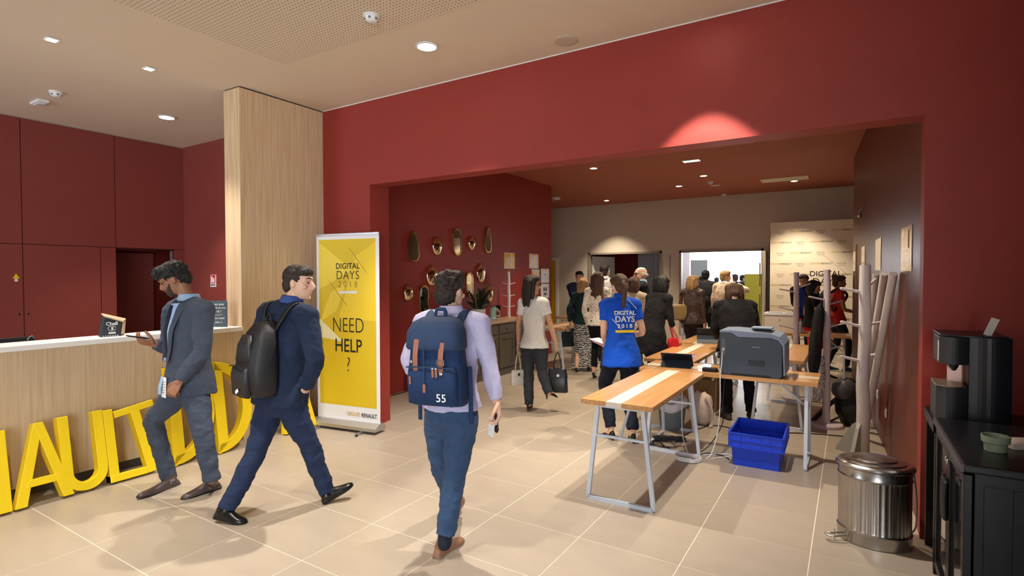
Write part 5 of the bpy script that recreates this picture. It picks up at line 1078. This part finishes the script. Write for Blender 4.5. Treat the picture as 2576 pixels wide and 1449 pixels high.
front_strip(I, J, .30, .29, .007, .007, .012, 'button', BLACK, t, n=1)
front_strip(I, J, .12, -.08, .022, .022, .01, 'shirt_tail', LBLUE, t)
ph = J['wrR']+hR*.115+UP*.026; t = thing('smartphone', 'dark smartphone held by the man in the grey-blue suit', 'phone', ph)
fm = Fr(ph, hR-UP*.12, UP); MB().obox(ph, .068, .14, .008, fm.m()).build('casing', mat('phone_black', (22, 24, 30), .25), t, bev=.003); MB().obox(ph+fm.u*.0046, .062, .13, .001, fm.m()).build('screen', mat('phone_screen', (50, 60, 80), .05), t)
fw1 = I['side'].cross(I['sp']); fw1 = fw1 if fw1.dot(J['bf']) > 0 else -fw1
bc_ = I['hm']+(I['nk']-I['hm'])*.0+fw1*.185+I['side']*-.03; t = thing('name_badge', 'white paper name badge hanging in front of the man in the grey-blue suit', 'badge', bc_); fb = Fr(bc_, -fw1, UP)
MB().obox(bc_, .075, .003, .15, fb.m()).build('card', WT, t)
for r_ in range(5): MB().obox(bc_-fb.f*.0022+fb.u*(.04-.02*r_), .05, .001, .004, fb.m()).build('print_line', GI, t)
# --- man 2, navy suit, black backpack
J = pix(1.0, (.1, .99, 0), (.86, .5, -.06), (0, 0, 1), head=(752, 712, 3.92), neck=(733, 763, 3.92), shL=(673, 788, 4.02), shR=(773, 798, 3.80), elL=(648, 892, 4.1), wrL=(662, 985, 4.05), haL=(668, 1010, 4.02), elR=(792, 905, 3.74), wrR=(770, 975, 3.84), haR=(755, 1000, 3.9),
        hipL=(676, 1000, 3.98), hipR=(735, 1005, 3.83), knL=(642, 1138, 3.84), anL=(572, 1278, 3.72), knR=(780, 1122, 3.95), anR=(822, 1236, 4.05), heelL=PX(545, 1302, 3.72), toeL=PZ(616, 1316), heelR=PZ(818, 1266), toeR=PX(884, 1222, 4.12))
t, F, I = person('man in navy suit striding past the banner with a black backpack', J, SKIN_L, ('short', H_DBR), [('jacket', NSUIT, dict(hem=-.05))], ('trousers', NTROU), ('flat', BKSH), vox=.0085, fine=.0055, eyes=True, collar=fabric('blue_cotton', (60, 84, 150), .7), seed=4.1, handcfg=dict(R=dict(curl=.5)))
def rr_ring(c, s, b, w, d, n=24, e=.55):
    f_ = lambda q: math.copysign(abs(q)**e, q); return [c+s*(w*f_(math.cos(a)))+b*(d*f_(math.sin(a))) for a in [2*math.pi*i/n for i in range(n)]]
def pack_body(o, s, u, b, prof):          # prof rows: height, half width, depth
    return MB().loft([rr_ring(o+u*z+b*d/2, s, b, w, d/2) for z, w, d in prof])
BKN = mat('backpack_black_nylon', (26, 27, 31), .5, bump=.25, bscale=160, var=.06, vscale=12); BKN2 = mat('backpack_dark_nylon', (34, 35, 40), .45, bump=.2, bscale=160)
s2 = Vector((.97, -.22, 0)).normalized(); b2 = Vector((-.22, -.97, 0)).normalized(); u2 = (UP+s2*.06).normalized(); o2 = PX(682, 990, 3.84)
t = thing('backpack', 'black nylon backpack worn by the man in the navy suit', 'backpack', o2)
mbp = pack_body(o2, s2, u2, b2, [(0, .12, .1), (.012, .16, .16), (.06, .185, .2), (.2, .185, .21), (.34, .17, .18), (.44, .14, .14), (.5, .1, .1), (.52, .05, .05)]); mo = mbp.build('main_bag', BKN, t, smooth=True)
pack_body(o2+b2*.17, s2, u2, b2, [(.005, .09, .02), (.02, .125, .06), (.16, .13, .07), (.21, .12, .06), (.225, .1, .02)]).build('front_pocket', BKN2, t, smooth=True)
pack_body(o2+b2*.15, s2, u2, b2, [(.235, .1, .03), (.25, .125, .06), (.36, .1, .055), (.43, .06, .03)]).build('upper_pocket', BKN2, t, smooth=True)
MB().tube([o2+u2*z+b2*.238+s2*x for x, z in ((-.12, .213), (-.06, .222), (.06, .222), (.12, .213))], .004, 6).build('zip', BLACK, t); MB().obox(o2+b2*.246+u2*.06+s2*.05, .045, .004, .022, Matrix((s2, b2, u2)).transposed() @ Matrix.Rotation(-.5, 3, 'Y')).build('logo_patch', WT, t)
MB().tube([o2+u2*.49+s2*-.05+b2*.03, o2+u2*.55+s2*-.03+b2*.02, o2+u2*.555+s2*.03+b2*.02, o2+u2*.5+s2*.06+b2*.03], .011, 8, flat=.6).build('carry_handle', BKN, t, smooth=True)
for s, sg in (('L', -1), ('R', 1)):
    S_ = lerp(J['sh'+s], I['sm'], .42); fwd = Vector((.1, .99, 0)); MB().tube([o2+u2*.44+s2*sg*.09+b2*.03, S_+UP*.055-fwd*.08, S_+UP*.094+fwd*.0, S_+UP*.04+fwd*.115, S_-UP*.15+fwd*.15], .032, 10, flat=.22, side=tuple(s2), sub=5).build('shoulder_strap', BKN, t, smooth=True)
MB().tube([o2+s2*-.18+u2*.1+b2*.1, o2+s2*-.215+u2*.06+b2*.1, o2+s2*-.22+u2*.045+b2*.1], .004, 6).build('pull_tab', BKN2, t)
# --- man 3, lilac shirt, navy canvas backpack
bf3 = Vector((-.27, .96, 0)).normalized()
J = pix(.985, bf3, (-.1, .98, -.05), (0, 0, 1), head=(1133, 733, 3.36), neck=(1135, 790, 3.33), shL=(1064, 812, 3.40), shR=(1206, 816, 3.28), elL=(1030, 912, 3.40), wrL=(1075, 965, 3.62), haL=(1085, 955, 3.75), elR=(1230, 915, 3.24), wrR=(1250, 1010, 3.2), haR=(1256, 1045, 3.18),
        hipL=(1102, 1040, 3.36), hipR=(1168, 1040, 3.30), knR=(1143, 1198, 3.30), anR=(1118, 1358, 3.23), knL=(1112, 1175, 3.5), anL=(1140, 1258, 3.83), heelR=PZ(1100, 1405), toeR=PZ(1160, 1362), heelL=PZ(1143, 1290, .015), toeL=PZ(1158, 1256))
t, F, I = person('man in lilac shirt and blue trousers walking away with a navy backpack', J, SKIN_L, ('tousled', H_DBR), [('shirt', LILAC, dict(hem=.06))], ('trousers', DENIM, dict(cut=.93, w=1.0, top=.16)), ('flat', TANSH, mat('pale_sole', (150, 136, 124), .6)), vox=.0085, fine=.0055, collar=LILAC, seed=7.7, handcfg=dict(R=dict(curl=.62, palm=-CR, thumb=-CF)))
for s in 'LR': MB().tube([lerp(J['knR' if s == 'R' else 'knL'], J['an'+s], .88), J['an'+s]-UP*.02], .043, 12, sub=1).build('sock', mat('navy_sock', (20, 24, 42), .8), t, smooth=True)
hm_ = I['hm']; MB().loft([rr_ring(hm_+(I['nk']-hm_)*.13+UP*z, I['side'], bf3, .168, .132, 26, .95) for z in (-.018, .018)], cap=False).build('belt', mat('dark_belt', (26, 24, 28), .5), t, smooth=True)
s3 = Vector((.96, .27, 0)).normalized(); b3 = -bf3; u3_ = (UP*.995+s3*-.03).normalized(); o3 = PX(1120, 1012, 3.17)
M3 = Matrix((s3, b3, u3_)).transposed()
t = thing('backpack', 'navy canvas backpack with tan leather straps worn by the man in lilac', 'backpack', o3)
pack_body(o3, s3, u3_, b3, [(0, .12, .1), (.012, .16, .15), (.05, .168, .17), (.22, .165, .17), (.36, .15, .15), (.44, .14, .13), (.46, .1, .1)]).build('main_bag', NAVYP, t, smooth=True)
pack_body(o3+b3*.13, s3, u3_, b3, [(.012, .1, .02), (.03, .145, .065), (.17, .148, .07), (.235, .14, .06), (.245, .12, .02)]).build('front_pocket', NAVYP, t, smooth=True)
fl_ = MB().loft([rr_ring(o3+u3_*z+b3*(d/2-.01), s3, b3, w, d/2, 24, .6) for z, w, d in ((.325, .162, .2), (.34, .17, .21), (.42, .166, .2), (.475, .14, .16), (.5, .1, .1), (.505, .05, .05))]); fo = fl_.build('top_flap', NAVYL, t, smooth=True)
for x, z0_, ln in ((-.075, .385, .17), (.075, .37, .17)):
    st = MB().tube([o3+s3*x+u3_*z0_+b3*.192, o3+s3*(x-.008)+u3_*(z0_-ln*.5)+b3*.2, o3+s3*(x-.014)+u3_*(z0_-ln)+b3*.19], .016, 10, flat=.2, side=tuple(s3), sub=4).build('leather_strap', TANL, t, smooth=True)
    if x > 0:
        q_ = o3+s3*(x-.008)+u3_*(z0_-.105)+b3*.204; MB().tube([q_+s3*a+u3_*c for a, c in ((-.02, -.016), (.02, -.016), (.02, .016), (-.02, .016), (-.02, -.016))], .003, 6, sub=1).build('buckle', CHROME, st); MB().ell(q_-u3_*.062, .012, .005, .01, M3, 10, 6).build('strap_tip', CHROME, st)
for x in (-.115, .045): MB().ell(o3+s3*x+u3_*.262+b3*.19, .009, .005, .009, M3, 10, 6).build('press_stud', CHROME, t)
for x in (.022, .042): zp = MB().tube([o3+s3*x+u3_*.222+b3*.208, o3+s3*x+u3_*.185+b3*.208], .007, 8, flat=.4, side=tuple(s3), sub=1).build('zip_pull', TANL, t); MB().ell(o3+s3*x+u3_*.23+b3*.208, .009, .005, .006, M3, 8, 5).build('zip_slider', CHROME, zp)
MB().tube([o3+s3*-.03+u3_*z+b3*y for z, y in ((.34, .2), (.25, .205), (.16, .208), (.13, .206))], .004, 6).build('drawcord', NAVYL, t); MB().tube([o3+s3*-.03+u3_*.14+b3*.21, o3+s3*-.032+u3_*.1+b3*.208], .009, 8, flat=.4, side=tuple(s3), sub=1).build('cord_end', TANL, t); MB().tube([o3+s3*-.118+u3_*.18+b3*.205, o3+s3*-.117+u3_*.14+b3*.205], .006, 8, flat=.4, side=tuple(s3), sub=1).build('zip_pull', TANL, t)
MB().tube([o3+u3_*z+s3*x+b3*y for x, z, y in ((-.14, .232, .195), (0, .238, .206), (.14, .232, .195))], .004, 6).build('zip', NAVYL, t)
text('number_print', '55', .062, o3+s3*.065+u3_*.05+b3*.2035, s3, u3_, WT, t, ext=.0015)
MB().tube([o3+u3_*.46+s3*-.03+b3*.03, o3+u3_*.535+s3*-.028+b3*.02, o3+u3_*.545+s3*.0+b3*.02, o3+u3_*.535+s3*.028+b3*.02, o3+u3_*.46+s3*.03+b3*.03], .011, 8, flat=.6).build('carry_handle', NAVYP, t, smooth=True)
for s, sg in (('L', -1), ('R', 1)):
    S_ = lerp(J['sh'+s], I['sm'], .45); MB().tube([o3+u3_*.43+s3*sg*.08+b3*.02, S_+UP*.04-bf3*.09, S_+UP*.082, S_+UP*.03+bf3*.11, S_-UP*.18+bf3*.14], .03, 10, flat=.22, side=tuple(s3), sub=5).build('shoulder_strap', NAVYL, t, smooth=True)
MB().tube([o3+s3*.17+u3_*.22+b3*.03, o3+s3*.18+u3_*.1+b3*.05, o3+s3*.175+b3*.05-u3_*.1], .014, 8, flat=.2, side=tuple(s3)).build('hanging_strap', NAVYP, t, smooth=True); MB().tube([o3+s3*-.14+u3_*.0+b3*.04, o3+s3*-.143+b3*.04-u3_*.1], .013, 8, flat=.2, side=tuple(s3), sub=1).build('hanging_strap', NAVYP, t, smooth=True)
hp = PX(1247, 1062, 3.18); t = thing('sunglasses', 'black sunglasses dangling from the hand of the man in lilac', 'sunglasses', hp)
for dx in (0, .035): MB().ell(hp+UP*(.03-dx*2)+CR*.004, .016, .008, .024, None, 12, 8).build('lens', mat('black_lens', (10, 10, 12), .1), t, smooth=True)
MB().tube([hp+UP*.05, hp+CR*.012+UP*.0, hp+CR*.008-UP*.06], .004, 6).build('temple', BLACK, t)
cp = PX(1236, 1075, 3.2); t = tag(MB().obox(cp, .06, .003, .11, Fr(cp, CF+CR*1.4, UP+CR*.25).m()).build('paper_card', WT), 'white card held with the sunglasses by the man in lilac', 'card')
# ------------------------------------------------------------ people in the hall
def floor_at(u, v): 
    p = PZ(u, v); return p.x, p.y
BLKC = fabric('black_cloth', (20, 20, 24)); CHAR = fabric('charcoal_cloth', (48, 50, 56)); WTOP = mat('white_sequin_knit', (224, 222, 214), .45, var=.12, vscale=90, bump=.6, bscale=120); POLO = fabric('royal_blue_jersey', (18, 82, 200), .75); FLOR = patterned('floral_print', (226, 218, 204), (196, 140, 130), 26, 'floral'); ZIG = patterned('zigzag_print', (28, 28, 32), (206, 204, 200), 9, 'zigzag'); REDC = fabric('red_cloth', (190, 30, 40)); CORAL = fabric('coral_jersey', (224, 70, 64)); BRNJ = mat('brown_leather_jacket', (64, 48, 42), .5, bump=.3, bscale=40); NAVC = fabric('dark_navy_wool', (26, 32, 58)); WSH = fabric('white_shirt_cotton', (226, 224, 228), .7); BEIGE = fabric('beige_jacket_cloth', (206, 186, 164)); GREEN = fabric('dark_green_cloth', (30, 52, 50)); ROYAL = fabric('deep_blue_cloth', (26, 44, 130))
BPUMP = ('heel', BKSH); BFLAT = ('flat', BKSH); VH = .011
# woman in white sequin top with two bags
J = pix(.98, (-.1, .99, 0), (.72, .69, -.02), (0, 0, 1), head=(1338, 718, 6.82), neck=(1343, 752, 6.82), shL=(1314, 763, 6.9), shR=(1370, 763, 6.74), elL=(1304, 815, 6.92), wrL=(1304, 865, 6.88), haL=(1303, 885, 6.88), elR=(1384, 815, 6.72), wrR=(1398, 864, 6.7), haR=(1402, 882, 6.7),
        hipL=(1330, 872, 6.86), hipR=(1359, 872, 6.78), knL=(1330, 940, 6.8), anL=(1331, 1016, 6.74), knR=(1364, 936, 6.72), anR=(1380, 990, 6.6), heelL=PX(1327, 1018, 6.68), toeL=PZ(1336, 1022), heelR=PX(1374, 988, 6.58), toeR=PX(1400, 1000, 6.64))
t, F, I = person('woman in white sequin top and grey trousers carrying two handbags', J, SKIN_M, ('shoulder', H_DBR), [('tee', WTOP, dict(hem=-.02))], ('trousers', CHAR, dict(w=.95)), BPUMP, vox=.009, fine=.007, gender='f', eyes=True, seed=2.2, bare=True)
MB().loft([rr_ring(J['wrL']+UP*z, CR, CF, .031, .031, 16, 1) for z in (.0, .028)], cap=False).build('bracelet', CHROME, t)
for s in (-1, 1): MB().tube([F(s*.036+.024*math.cos(a), .102, .122+.018*math.sin(a)) for a in np.linspace(0, 6.3, 13)], .003, 6, sub=1).build('spectacle_rim', BLACK, t)
MB().tube([F(.06, .096, .126), F(.078, .04, .125), F(.078, -.01, .122)], .003, 6).build('spectacle_temple', BLACK, t)
def handbag(o, s, b, w, h, d, m, label, handle, metal, hh):
    t = thing('handbag', label, 'handbag', o); pb = MB().loft([rr_ring(o+UP*z*h, s, b, w*q, d*q2, 20, .5) for z, q, q2 in ((0, .46, .46), (.03, .5, .5), (.5, .47, .42), (.93, .42, .22), (1, .4, .12))]); pb.build('bag_body', m, t, smooth=True)
    for y in (-1, 1): MB().tube([o+UP*h*.95+s*w*.2+b*d*.1*y, o+UP*(h+hh*.6)+s*w*.12+b*d*.08*y, o+UP*(h+hh), o+UP*(h+hh*.6)-s*w*.12+b*d*.08*y, o+UP*h*.95-s*w*.2+b*d*.1*y], .007, 8, sub=4).build('handle', handle, t, smooth=True)
    MB().obox(o+UP*h*.72-b*d*.36, .03, .012, .03, Matrix((s, b, UP)).transposed()).build('clasp', metal, t); MB().loft([rr_ring(o+UP*h*z, s, b, w*q, d*q2, 20, .5) for z, q, q2 in ((.62, .485, .43), (.98, .43, .2))], cap=False).build('flap', m, t, smooth=True)
    return t
GOLDM = mat('gold_metal', (206, 170, 90), .25, 1.0)
pL = J['wrL']+J['hdL']*.1; handbag(pL-UP*.42, (CR*.9+CF*.4).normalized(), (CF-CR*.3).normalized(), .2, .19, .1, mat('white_leather', (208, 204, 200), .4), 'white leather handbag with chain handle in the left hand of the woman in white', mat('chain_white_gold', (210, 196, 160), .3, .6), GOLDM, .22)
pR = J['wrR']+J['hdR']*.1; handbag(pR-UP*.5, (CR*.95-CF*.2).normalized(), CF, .26, .29, .14, mat('black_bag_leather', (24, 25, 30), .35), 'large black tote bag in the right hand of the woman in white', mat('black_bag_leather', (24, 25, 30), .35), CHROME, .2)
# woman in blue polo with pink papers
x, y = floor_at(1556, 1108); J = stand(x+.02, y+.02, 128, 1.70, .1, -6, .25, ((-.1, .04), (.1, -.08)), (.06, .22, -.42), (.0, .2, -.36), .05, female=True)
t, F, I = person('woman in royal blue polo shirt holding pink papers behind the nearest table', J, SKIN_L, ('ponytail', H_BRN), [('tee', POLO, dict(hem=-.26))], ('trousers', fabric('navy_cotton', (26, 30, 44)), dict(w=1.0)), BPUMP, vox=VH, fine=.008, gender='f', seed=3.1, collar=POLO, bare=True)
bk = -J['bf']; sR = J['bf'].cross(UP); bo_ = I['hm']+(I['nk']-I['hm'])*.62+bk*.128
for body, sz, dz, sp_ in (('DIGITAL', .058, .05, 1.0), ('DAYS', .082, -.02, 1.0), ('2018', .055, -.08, 1.5)): text('shirt_print', body, sz, bo_+UP*dz+bk*(.012+.004*(dz < 0)), sR, UP+J['bf']*.1, WT, t, ext=.004, space=sp_, bold=.0008)
MB().obox(bo_-UP*.115+bk*.012, .19, .012, .024, Matrix((sR, bk, UP)).transposed()).build('shirt_print', YEL, t)
for a, c in ((-.13, -.05), (.03, .15)): MB().bar(bo_+sR*a+UP*(c+.06)+bk*.012, bo_+sR*(a+.09)+UP*(c-.04)+bk*.014, .004, .012).build('shirt_print', WT, t)
pp = J['wrL']+J['hdL']*.1; t = thing('paper_stack', 'bundle of pink papers held by the woman in the blue polo', 'papers', pp)
for k_ in range(4): MB().obox(pp+UP*(.02+.012*k_)-sR*.012*k_, .16, .22, .004, Fr(pp, J['bf']-sR*(.5+.08*k_)+UP*.25, UP).m()).build('sheet', [mat('pink_paper', (244, 150, 176), .6), WT][k_ % 2], t)
# woman with floral blouse, woman with zigzag skirt
J = stand(-3.47, 8.2, 96, 1.74, 0, 4, 0, ((-.09, .08), (.09, -.04)), (-.03, .06, -.52), (-.0, .18, -.4), .05, female=True)
t, F, I = person('woman with long hair in floral blouse and black trousers seen from behind', J, SKIN_L, ('long', H_BRN), [('shirt', FLOR, dict(hem=-.08))], ('trousers', BLKC, dict(cut=.9, w=.9)), BPUMP, vox=VH, gender='f', seed=5.2)
MB().tube([F(-.075, .02, .2), F(-.05, .06, .225), F(0, .08, .23), F(.05, .06, .225), F(.075, .02, .2)], .009, 8).build('sunglasses', BLACK, t)
sA = I['nk']+J['bf'].cross(UP)*.1+UP*.01-J['bf']*.07; t = thing('shoulder_bag', 'brown leather shoulder bag strap and bag of the woman in the floral blouse', 'bag', J['hipR']); MB().tube([sA, I['hm']+(I['nk']-I['hm'])*.5-J['bf']*.15+J['bf'].cross(UP)*.13, J['hipR']-J['bf']*.12+J['bf'].cross(UP)*.12], .018, 8, flat=.25).build('strap', mat('brown_strap', (110, 66, 44), .5), t, smooth=True); MB().loft([rr_ring(J['hipR']+J['bf'].cross(UP)*.15+UP*z, J['bf'], J['bf'].cross(UP), w_, .04, 16, .6) for z, w_ in ((-.16, .08), (-.14, .11), (.05, .1), (.07, .06))]).build('bag_body', mat('brown_strap', (110, 66, 44), .5), t, smooth=True)
J = stand(-3.98, 8.75, 100, 1.64, .02, 0, 0, ((-.09, -.12), (.09, .1)), (-.1, .02, -.5), (.03, .08, -.5), .03, female=True)
person('woman in long zigzag patterned skirt mostly hidden behind the floral blouse', J, SKIN_L, ('bob', H_BLD), [('shirt', GREEN, dict(hem=-.05))], ('skirt', ZIG, dict(hem=.12, flare=1.15)), BPUMP, vox=VH, gender='f', seed=6.1)
pg = J['wrL']+J['hdL']*.09; handbag(pg-UP*.36+CR*-.04, (CR*.9+CF*.3).normalized(), CF, .26, .26, .14, mat('bottle_green_leather', (24, 40, 42), .4), 'dark green handbag beside the zigzag skirt', mat('bottle_green_leather', (24, 40, 42), .4), GOLDM, .1)
# men near the left far doorway
def at_px(u, d): p = PX(u, 700, d); return p.x, p.y
x, y = at_px(1458, 11.6); J = stand(x, y, -65, 1.78, 0, 10, .05, handR=(-.16, .3, -.2), handL=(.1, .2, -.42)); person('dark-haired man in navy blue suit standing behind the laptop table', J, SKIN_M, ('short', H_BLK), [('jacket', NAVC, dict(hem=-.14))], ('trousers', NAVC), BFLAT, vox=VH, eyes=True, collar=WSH, seed=8.1)
x, y = at_px(1521, 10.6); J = stand(x, y, 110, 1.9, 0, 30, 0, ((-.1, .1), (.1, -.1))); person('tall man in white shirt seen from behind near the left far doorway', J, SKIN_M, ('short', H_DBR), [('shirt', WSH, dict(hem=-.1))], ('trousers', CHAR), BFLAT, vox=VH, collar=WSH, seed=9.3)
x, y = at_px(1613, 9.2); J = stand(x, y, 205, 1.83, 0, -10, .0, handL=(.05, .15, -.45), handR=(0, .15, -.45)); t, F, I = person('white-haired man with glasses in dark jacket facing left', J, SKIN_L, ('bald', H_GRY), [('jacket', BLKC, dict(hem=-.14))], ('trousers', CHAR), BFLAT, vox=.009, eyes=True, collar=LBLUE, seed=10.2)
front_strip(I, J, .97, .45, .05, .02, .006, 'shirt_front', LBLUE, t, n=6)
for s in (-1, 1): MB().tube([F(s*.036+.022*math.cos(a), .104, .122+.016*math.sin(a)) for a in np.linspace(0, 6.3, 11)], .003, 6, sub=1).build('spectacle_rim', BLACK, t)
x, y = at_px(1594, 8.6); J = stand(x, y, 120, 1.66, .04, 40, .15, female=True); person('brown-haired woman in beige top between the blue polo and the white-haired man', J, SKIN_L, ('bob', H_BRN), [('shirt', BEIGE)], ('trousers', CHAR), BFLAT, vox=VH, gender='f', seed=11.4)
# woman in black bending to the right over the table
J = stand(-2.22, 7.0, 62, 1.72, .34, -18, .35, ((-.1, -.02), (.1, .06)), (.04, .1, -.5), (.06, .12, -.5), .03, female=True)
person('dark-haired woman in loose black top bending over the middle tables', J, SKIN_L, ('bob', H_BLK), [('shirt', BLKC, dict(hem=-.5, sleeve=1.3))], ('trousers', BLKC), BFLAT, vox=VH, gender='f', build=1.15, seed=12.7, bare=False)
rx, ry = J['hipR'].x+.22, J['hipR'].y+.05; t = thing('shoulder_bag', 'red shoulder bag with long strap beside the bending woman in black', 'bag', (rx, ry, .8)); MB().loft([rr_ring(Vector((rx, ry, z)), CR, CF, w_, .04, 14, .6) for z, w_ in ((.66, .05), (.68, .075), (.86, .07), (.88, .03))]).build('bag_body', REDC, t, smooth=True); MB().tube([J['shR']+UP*.06, Vector((rx-.06, ry, 1.15)), Vector((rx, ry, .88))], .014, 8, flat=.3).build('strap', mat('red_strap', (170, 40, 44), .5), t, smooth=True)
# person bending down behind the printer, seen from the back
J = stand(-1.09, 6.78, 112, 1.7, .62, 0, .5, ((-.14, -.02), (.14, .04)), (.02, .2, -.4), (.0, .2, -.4), .0)
person('person in black with brown hair bending forward behind the printer', J, SKIN_L, ('bob', H_BRN), [('jacket', BLKC, dict(hem=-.2))], ('trousers', BLKC), ('flat', mat('grey_suede', (70, 58, 54), .8)), vox=VH, build=1.2, seed=13.5)
# group in front of the bright doorway
x, y = at_px(1742, 9.6); J = stand(x, y, 80, 1.68, .0, 35, .1, ((-.1, .08), (.1, -.06)), female=True); person('blond woman in brown leather jacket carrying a tan bag before the bright doorway', J, SKIN_L, ('bob', H_BLD), [('jacket', BRNJ, dict(hem=-.12))], ('trousers', fabric('dark_brown_cloth', (52, 40, 36))), BFLAT, vox=VH, gender='f', seed=14.4)
q_ = J['shL']+J['bf']*-.14-UP*.32-CR*.06; t = thing('shoulder_bag', 'large tan leather bag on the shoulder of the blond woman', 'bag', q_); sA = (CR*.85-UP*.5).normalized(); TANB = mat('tan_bag_leather', (150, 124, 84), .45)
MB().loft([rr_ring(q_+UP*z, CR, CF, w_, .07, 18, .6) for z, w_ in ((-.15, .14), (-.12, .2), (.08, .19), (.13, .13))]).build('bag_body', TANB, t, smooth=True); MB().tube([q_+CR*.12+UP*.12, J['shL']+UP*.06-J['bf']*.04, q_-CR*.1+UP*.12], .014, 8, flat=.4).build('strap', TANB, t, smooth=True)
x, y = at_px(1775, 12.2); J = stand(x, y, 95, 1.8, 0, 0, 0); t, F, I = person('man with dark backpack seen from behind in front of the bright doorway', J, SKIN_M, ('short', H_BLK), [('jacket', CHAR, dict(hem=-.2))], ('trousers', BLKC), BFLAT, vox=VH, seed=15.4)
o4 = I['hm']-J['bf']*.16+UP*.05; s4 = J['bf'].cross(UP); t = thing('backpack', 'square black backpack on the man before the bright doorway', 'backpack', o4); pack_body(o4, s4, UP, -J['bf'], [(0, .14, .12), (.02, .18, .16), (.4, .18, .16), (.46, .15, .1)]).build('main_bag', BLKC, t, smooth=True); pack_body(o4-J['bf']*.14, s4, UP, -J['bf'], [(.02, .12, .04), (.2, .12, .06), (.22, .08, .03)]).build('front_pocket', BLKC, t, smooth=True)
for sg, s in ((-1, 'L'), (1, 'R')): MB().tube([o4+UP*.42+s4*sg*.1, lerp(J['sh'+s], I['sm'], .4)+UP*.085, lerp(J['sh'+s], I['sm'], .4)+J['bf']*.13], .028, 8, flat=.25, side=tuple(s4)).build('shoulder_strap', BLKC, t, smooth=True)
x, y = at_px(1822, 11.0); J = stand(x, y, 60, 1.78, .03, 30, .0, handR=(-.1, .25, .05), polR=(1, 0, -.5)); person('fair-haired man in beige jacket with hand at his face', J, SKIN_L, ('short', H_BLD), [('jacket', BEIGE, dict(hem=-.12))], ('trousers', CHAR), BFLAT, vox=VH, collar=WSH, seed=16.4)
# right: three women passing the backdrop
x, y = at_px(2022, 10.8); J = stand(x, y, -100, 1.7, 0, 0, .05, handR=(-.12, .25, -.28), handL=(.0, .22, -.3)); t, F, I = person('person in dark jacket over a blue top standing in front of the backdrop', J, SKIN_M, ('tousled', H_DBR), [('jacket', BLKC, dict(hem=-.2))], ('trousers', BLKC), BFLAT, vox=VH, eyes=True, seed=17.4); front_strip(I, J, .97, -.05, .06, .07, .006, 'blue_top', ROYAL, t, n=6)
J = stand(-.55, 10.25, 25, 1.6, .05, 20, .25, ((-.08, -.16), (.1, .2)), (.0, .1, -.5), (.05, .2, -.42), .05, female=True); person('woman in black top and red skirt walking behind the coat stand', J, SKIN_M, ('bob', H_BLK), [('tee', BLKC, dict(hem=-.05))], ('skirt', REDC, dict(hem=.52)), BPUMP, vox=VH, gender='f', seed=18.4, bare=True)
J = stand(-.2, 11.1, 15, 1.68, .04, 0, .05, ((-.09, -.14), (.09, .14)), (.0, .12, -.48), (-.02, .3, -.36), .0, female=True); t, F, I = person('woman in coral red T-shirt with hair in a bun walking right', J, SKIN_M, ('bun', H_BRN), [('tee', CORAL, dict(hem=-.12))], ('trousers', fabric('dark_teal_denim', (36, 46, 54)), dict(w=.9, cut=.95)), ('flat', mat('teal_sneaker', (60, 84, 92), .6), WT), vox=VH, gender='f', eyes=True, seed=19.4, bare=True)
o5 = I['hm']-J['bf']*.13+UP*.12; s5 = J['bf'].cross(UP); t = thing('backpack', 'dark grey backpack on the woman in the coral T-shirt', 'backpack', o5); pack_body(o5, s5, UP, -J['bf'], [(0, .1, .1), (.02, .14, .16), (.3, .13, .15), (.4, .09, .08)]).build('main_bag', CHAR, t, smooth=True); MB().tube([o5+UP*.36+s5*.08, lerp(J['shR'], I['sm'], .35)+UP*.07, lerp(J['shR'], I['sm'], .35)+J['bf']*.12-UP*.05, o5+UP*.05+s5*.14+J['bf']*.05], .022, 8, flat=.3).build('shoulder_strap', CHAR, t, smooth=True)
# distant people in the bright hall
rc = random.Random(3)
cols = [fabric('far_navy', (40, 60, 96)), fabric('far_grey', (70, 74, 80)), BLKC, fabric('far_blue', (60, 90, 140))]
for i, (u, d, h, lab) in enumerate(((1765, 17.0, 1.66, 'distant person left of the man with the backpack, in the bright hall'), (1803, 18.5, 1.62, 'distant person between the backpack and the beige jacket, in the bright hall'), (1850, 16.0, 1.72, 'distant dark-haired person just right of the beige jacket, in the bright hall'), (1868, 18.0, 1.7, 'distant person third from the olive banner, in the bright hall'), (1880, 16.8, 1.66, 'distant person in blue second from the olive banner, in the bright hall'), (1893, 19.0, 1.7, 'distant person nearest the olive banner, in the bright hall'))):
    x, y = at_px(u, d); J = stand(x, y, 90+rc.uniform(-40, 40), h, 0, rc.uniform(-30, 30), 0); person(lab, J, SKIN_M, ('short', [H_BLK, H_DBR, H_BRN][i % 3]), [('jacket', cols[i % 4])], ('trousers', cols[(i+1) % 4]), BFLAT, vox=.016, seed=20+i, group='people in the bright hall')
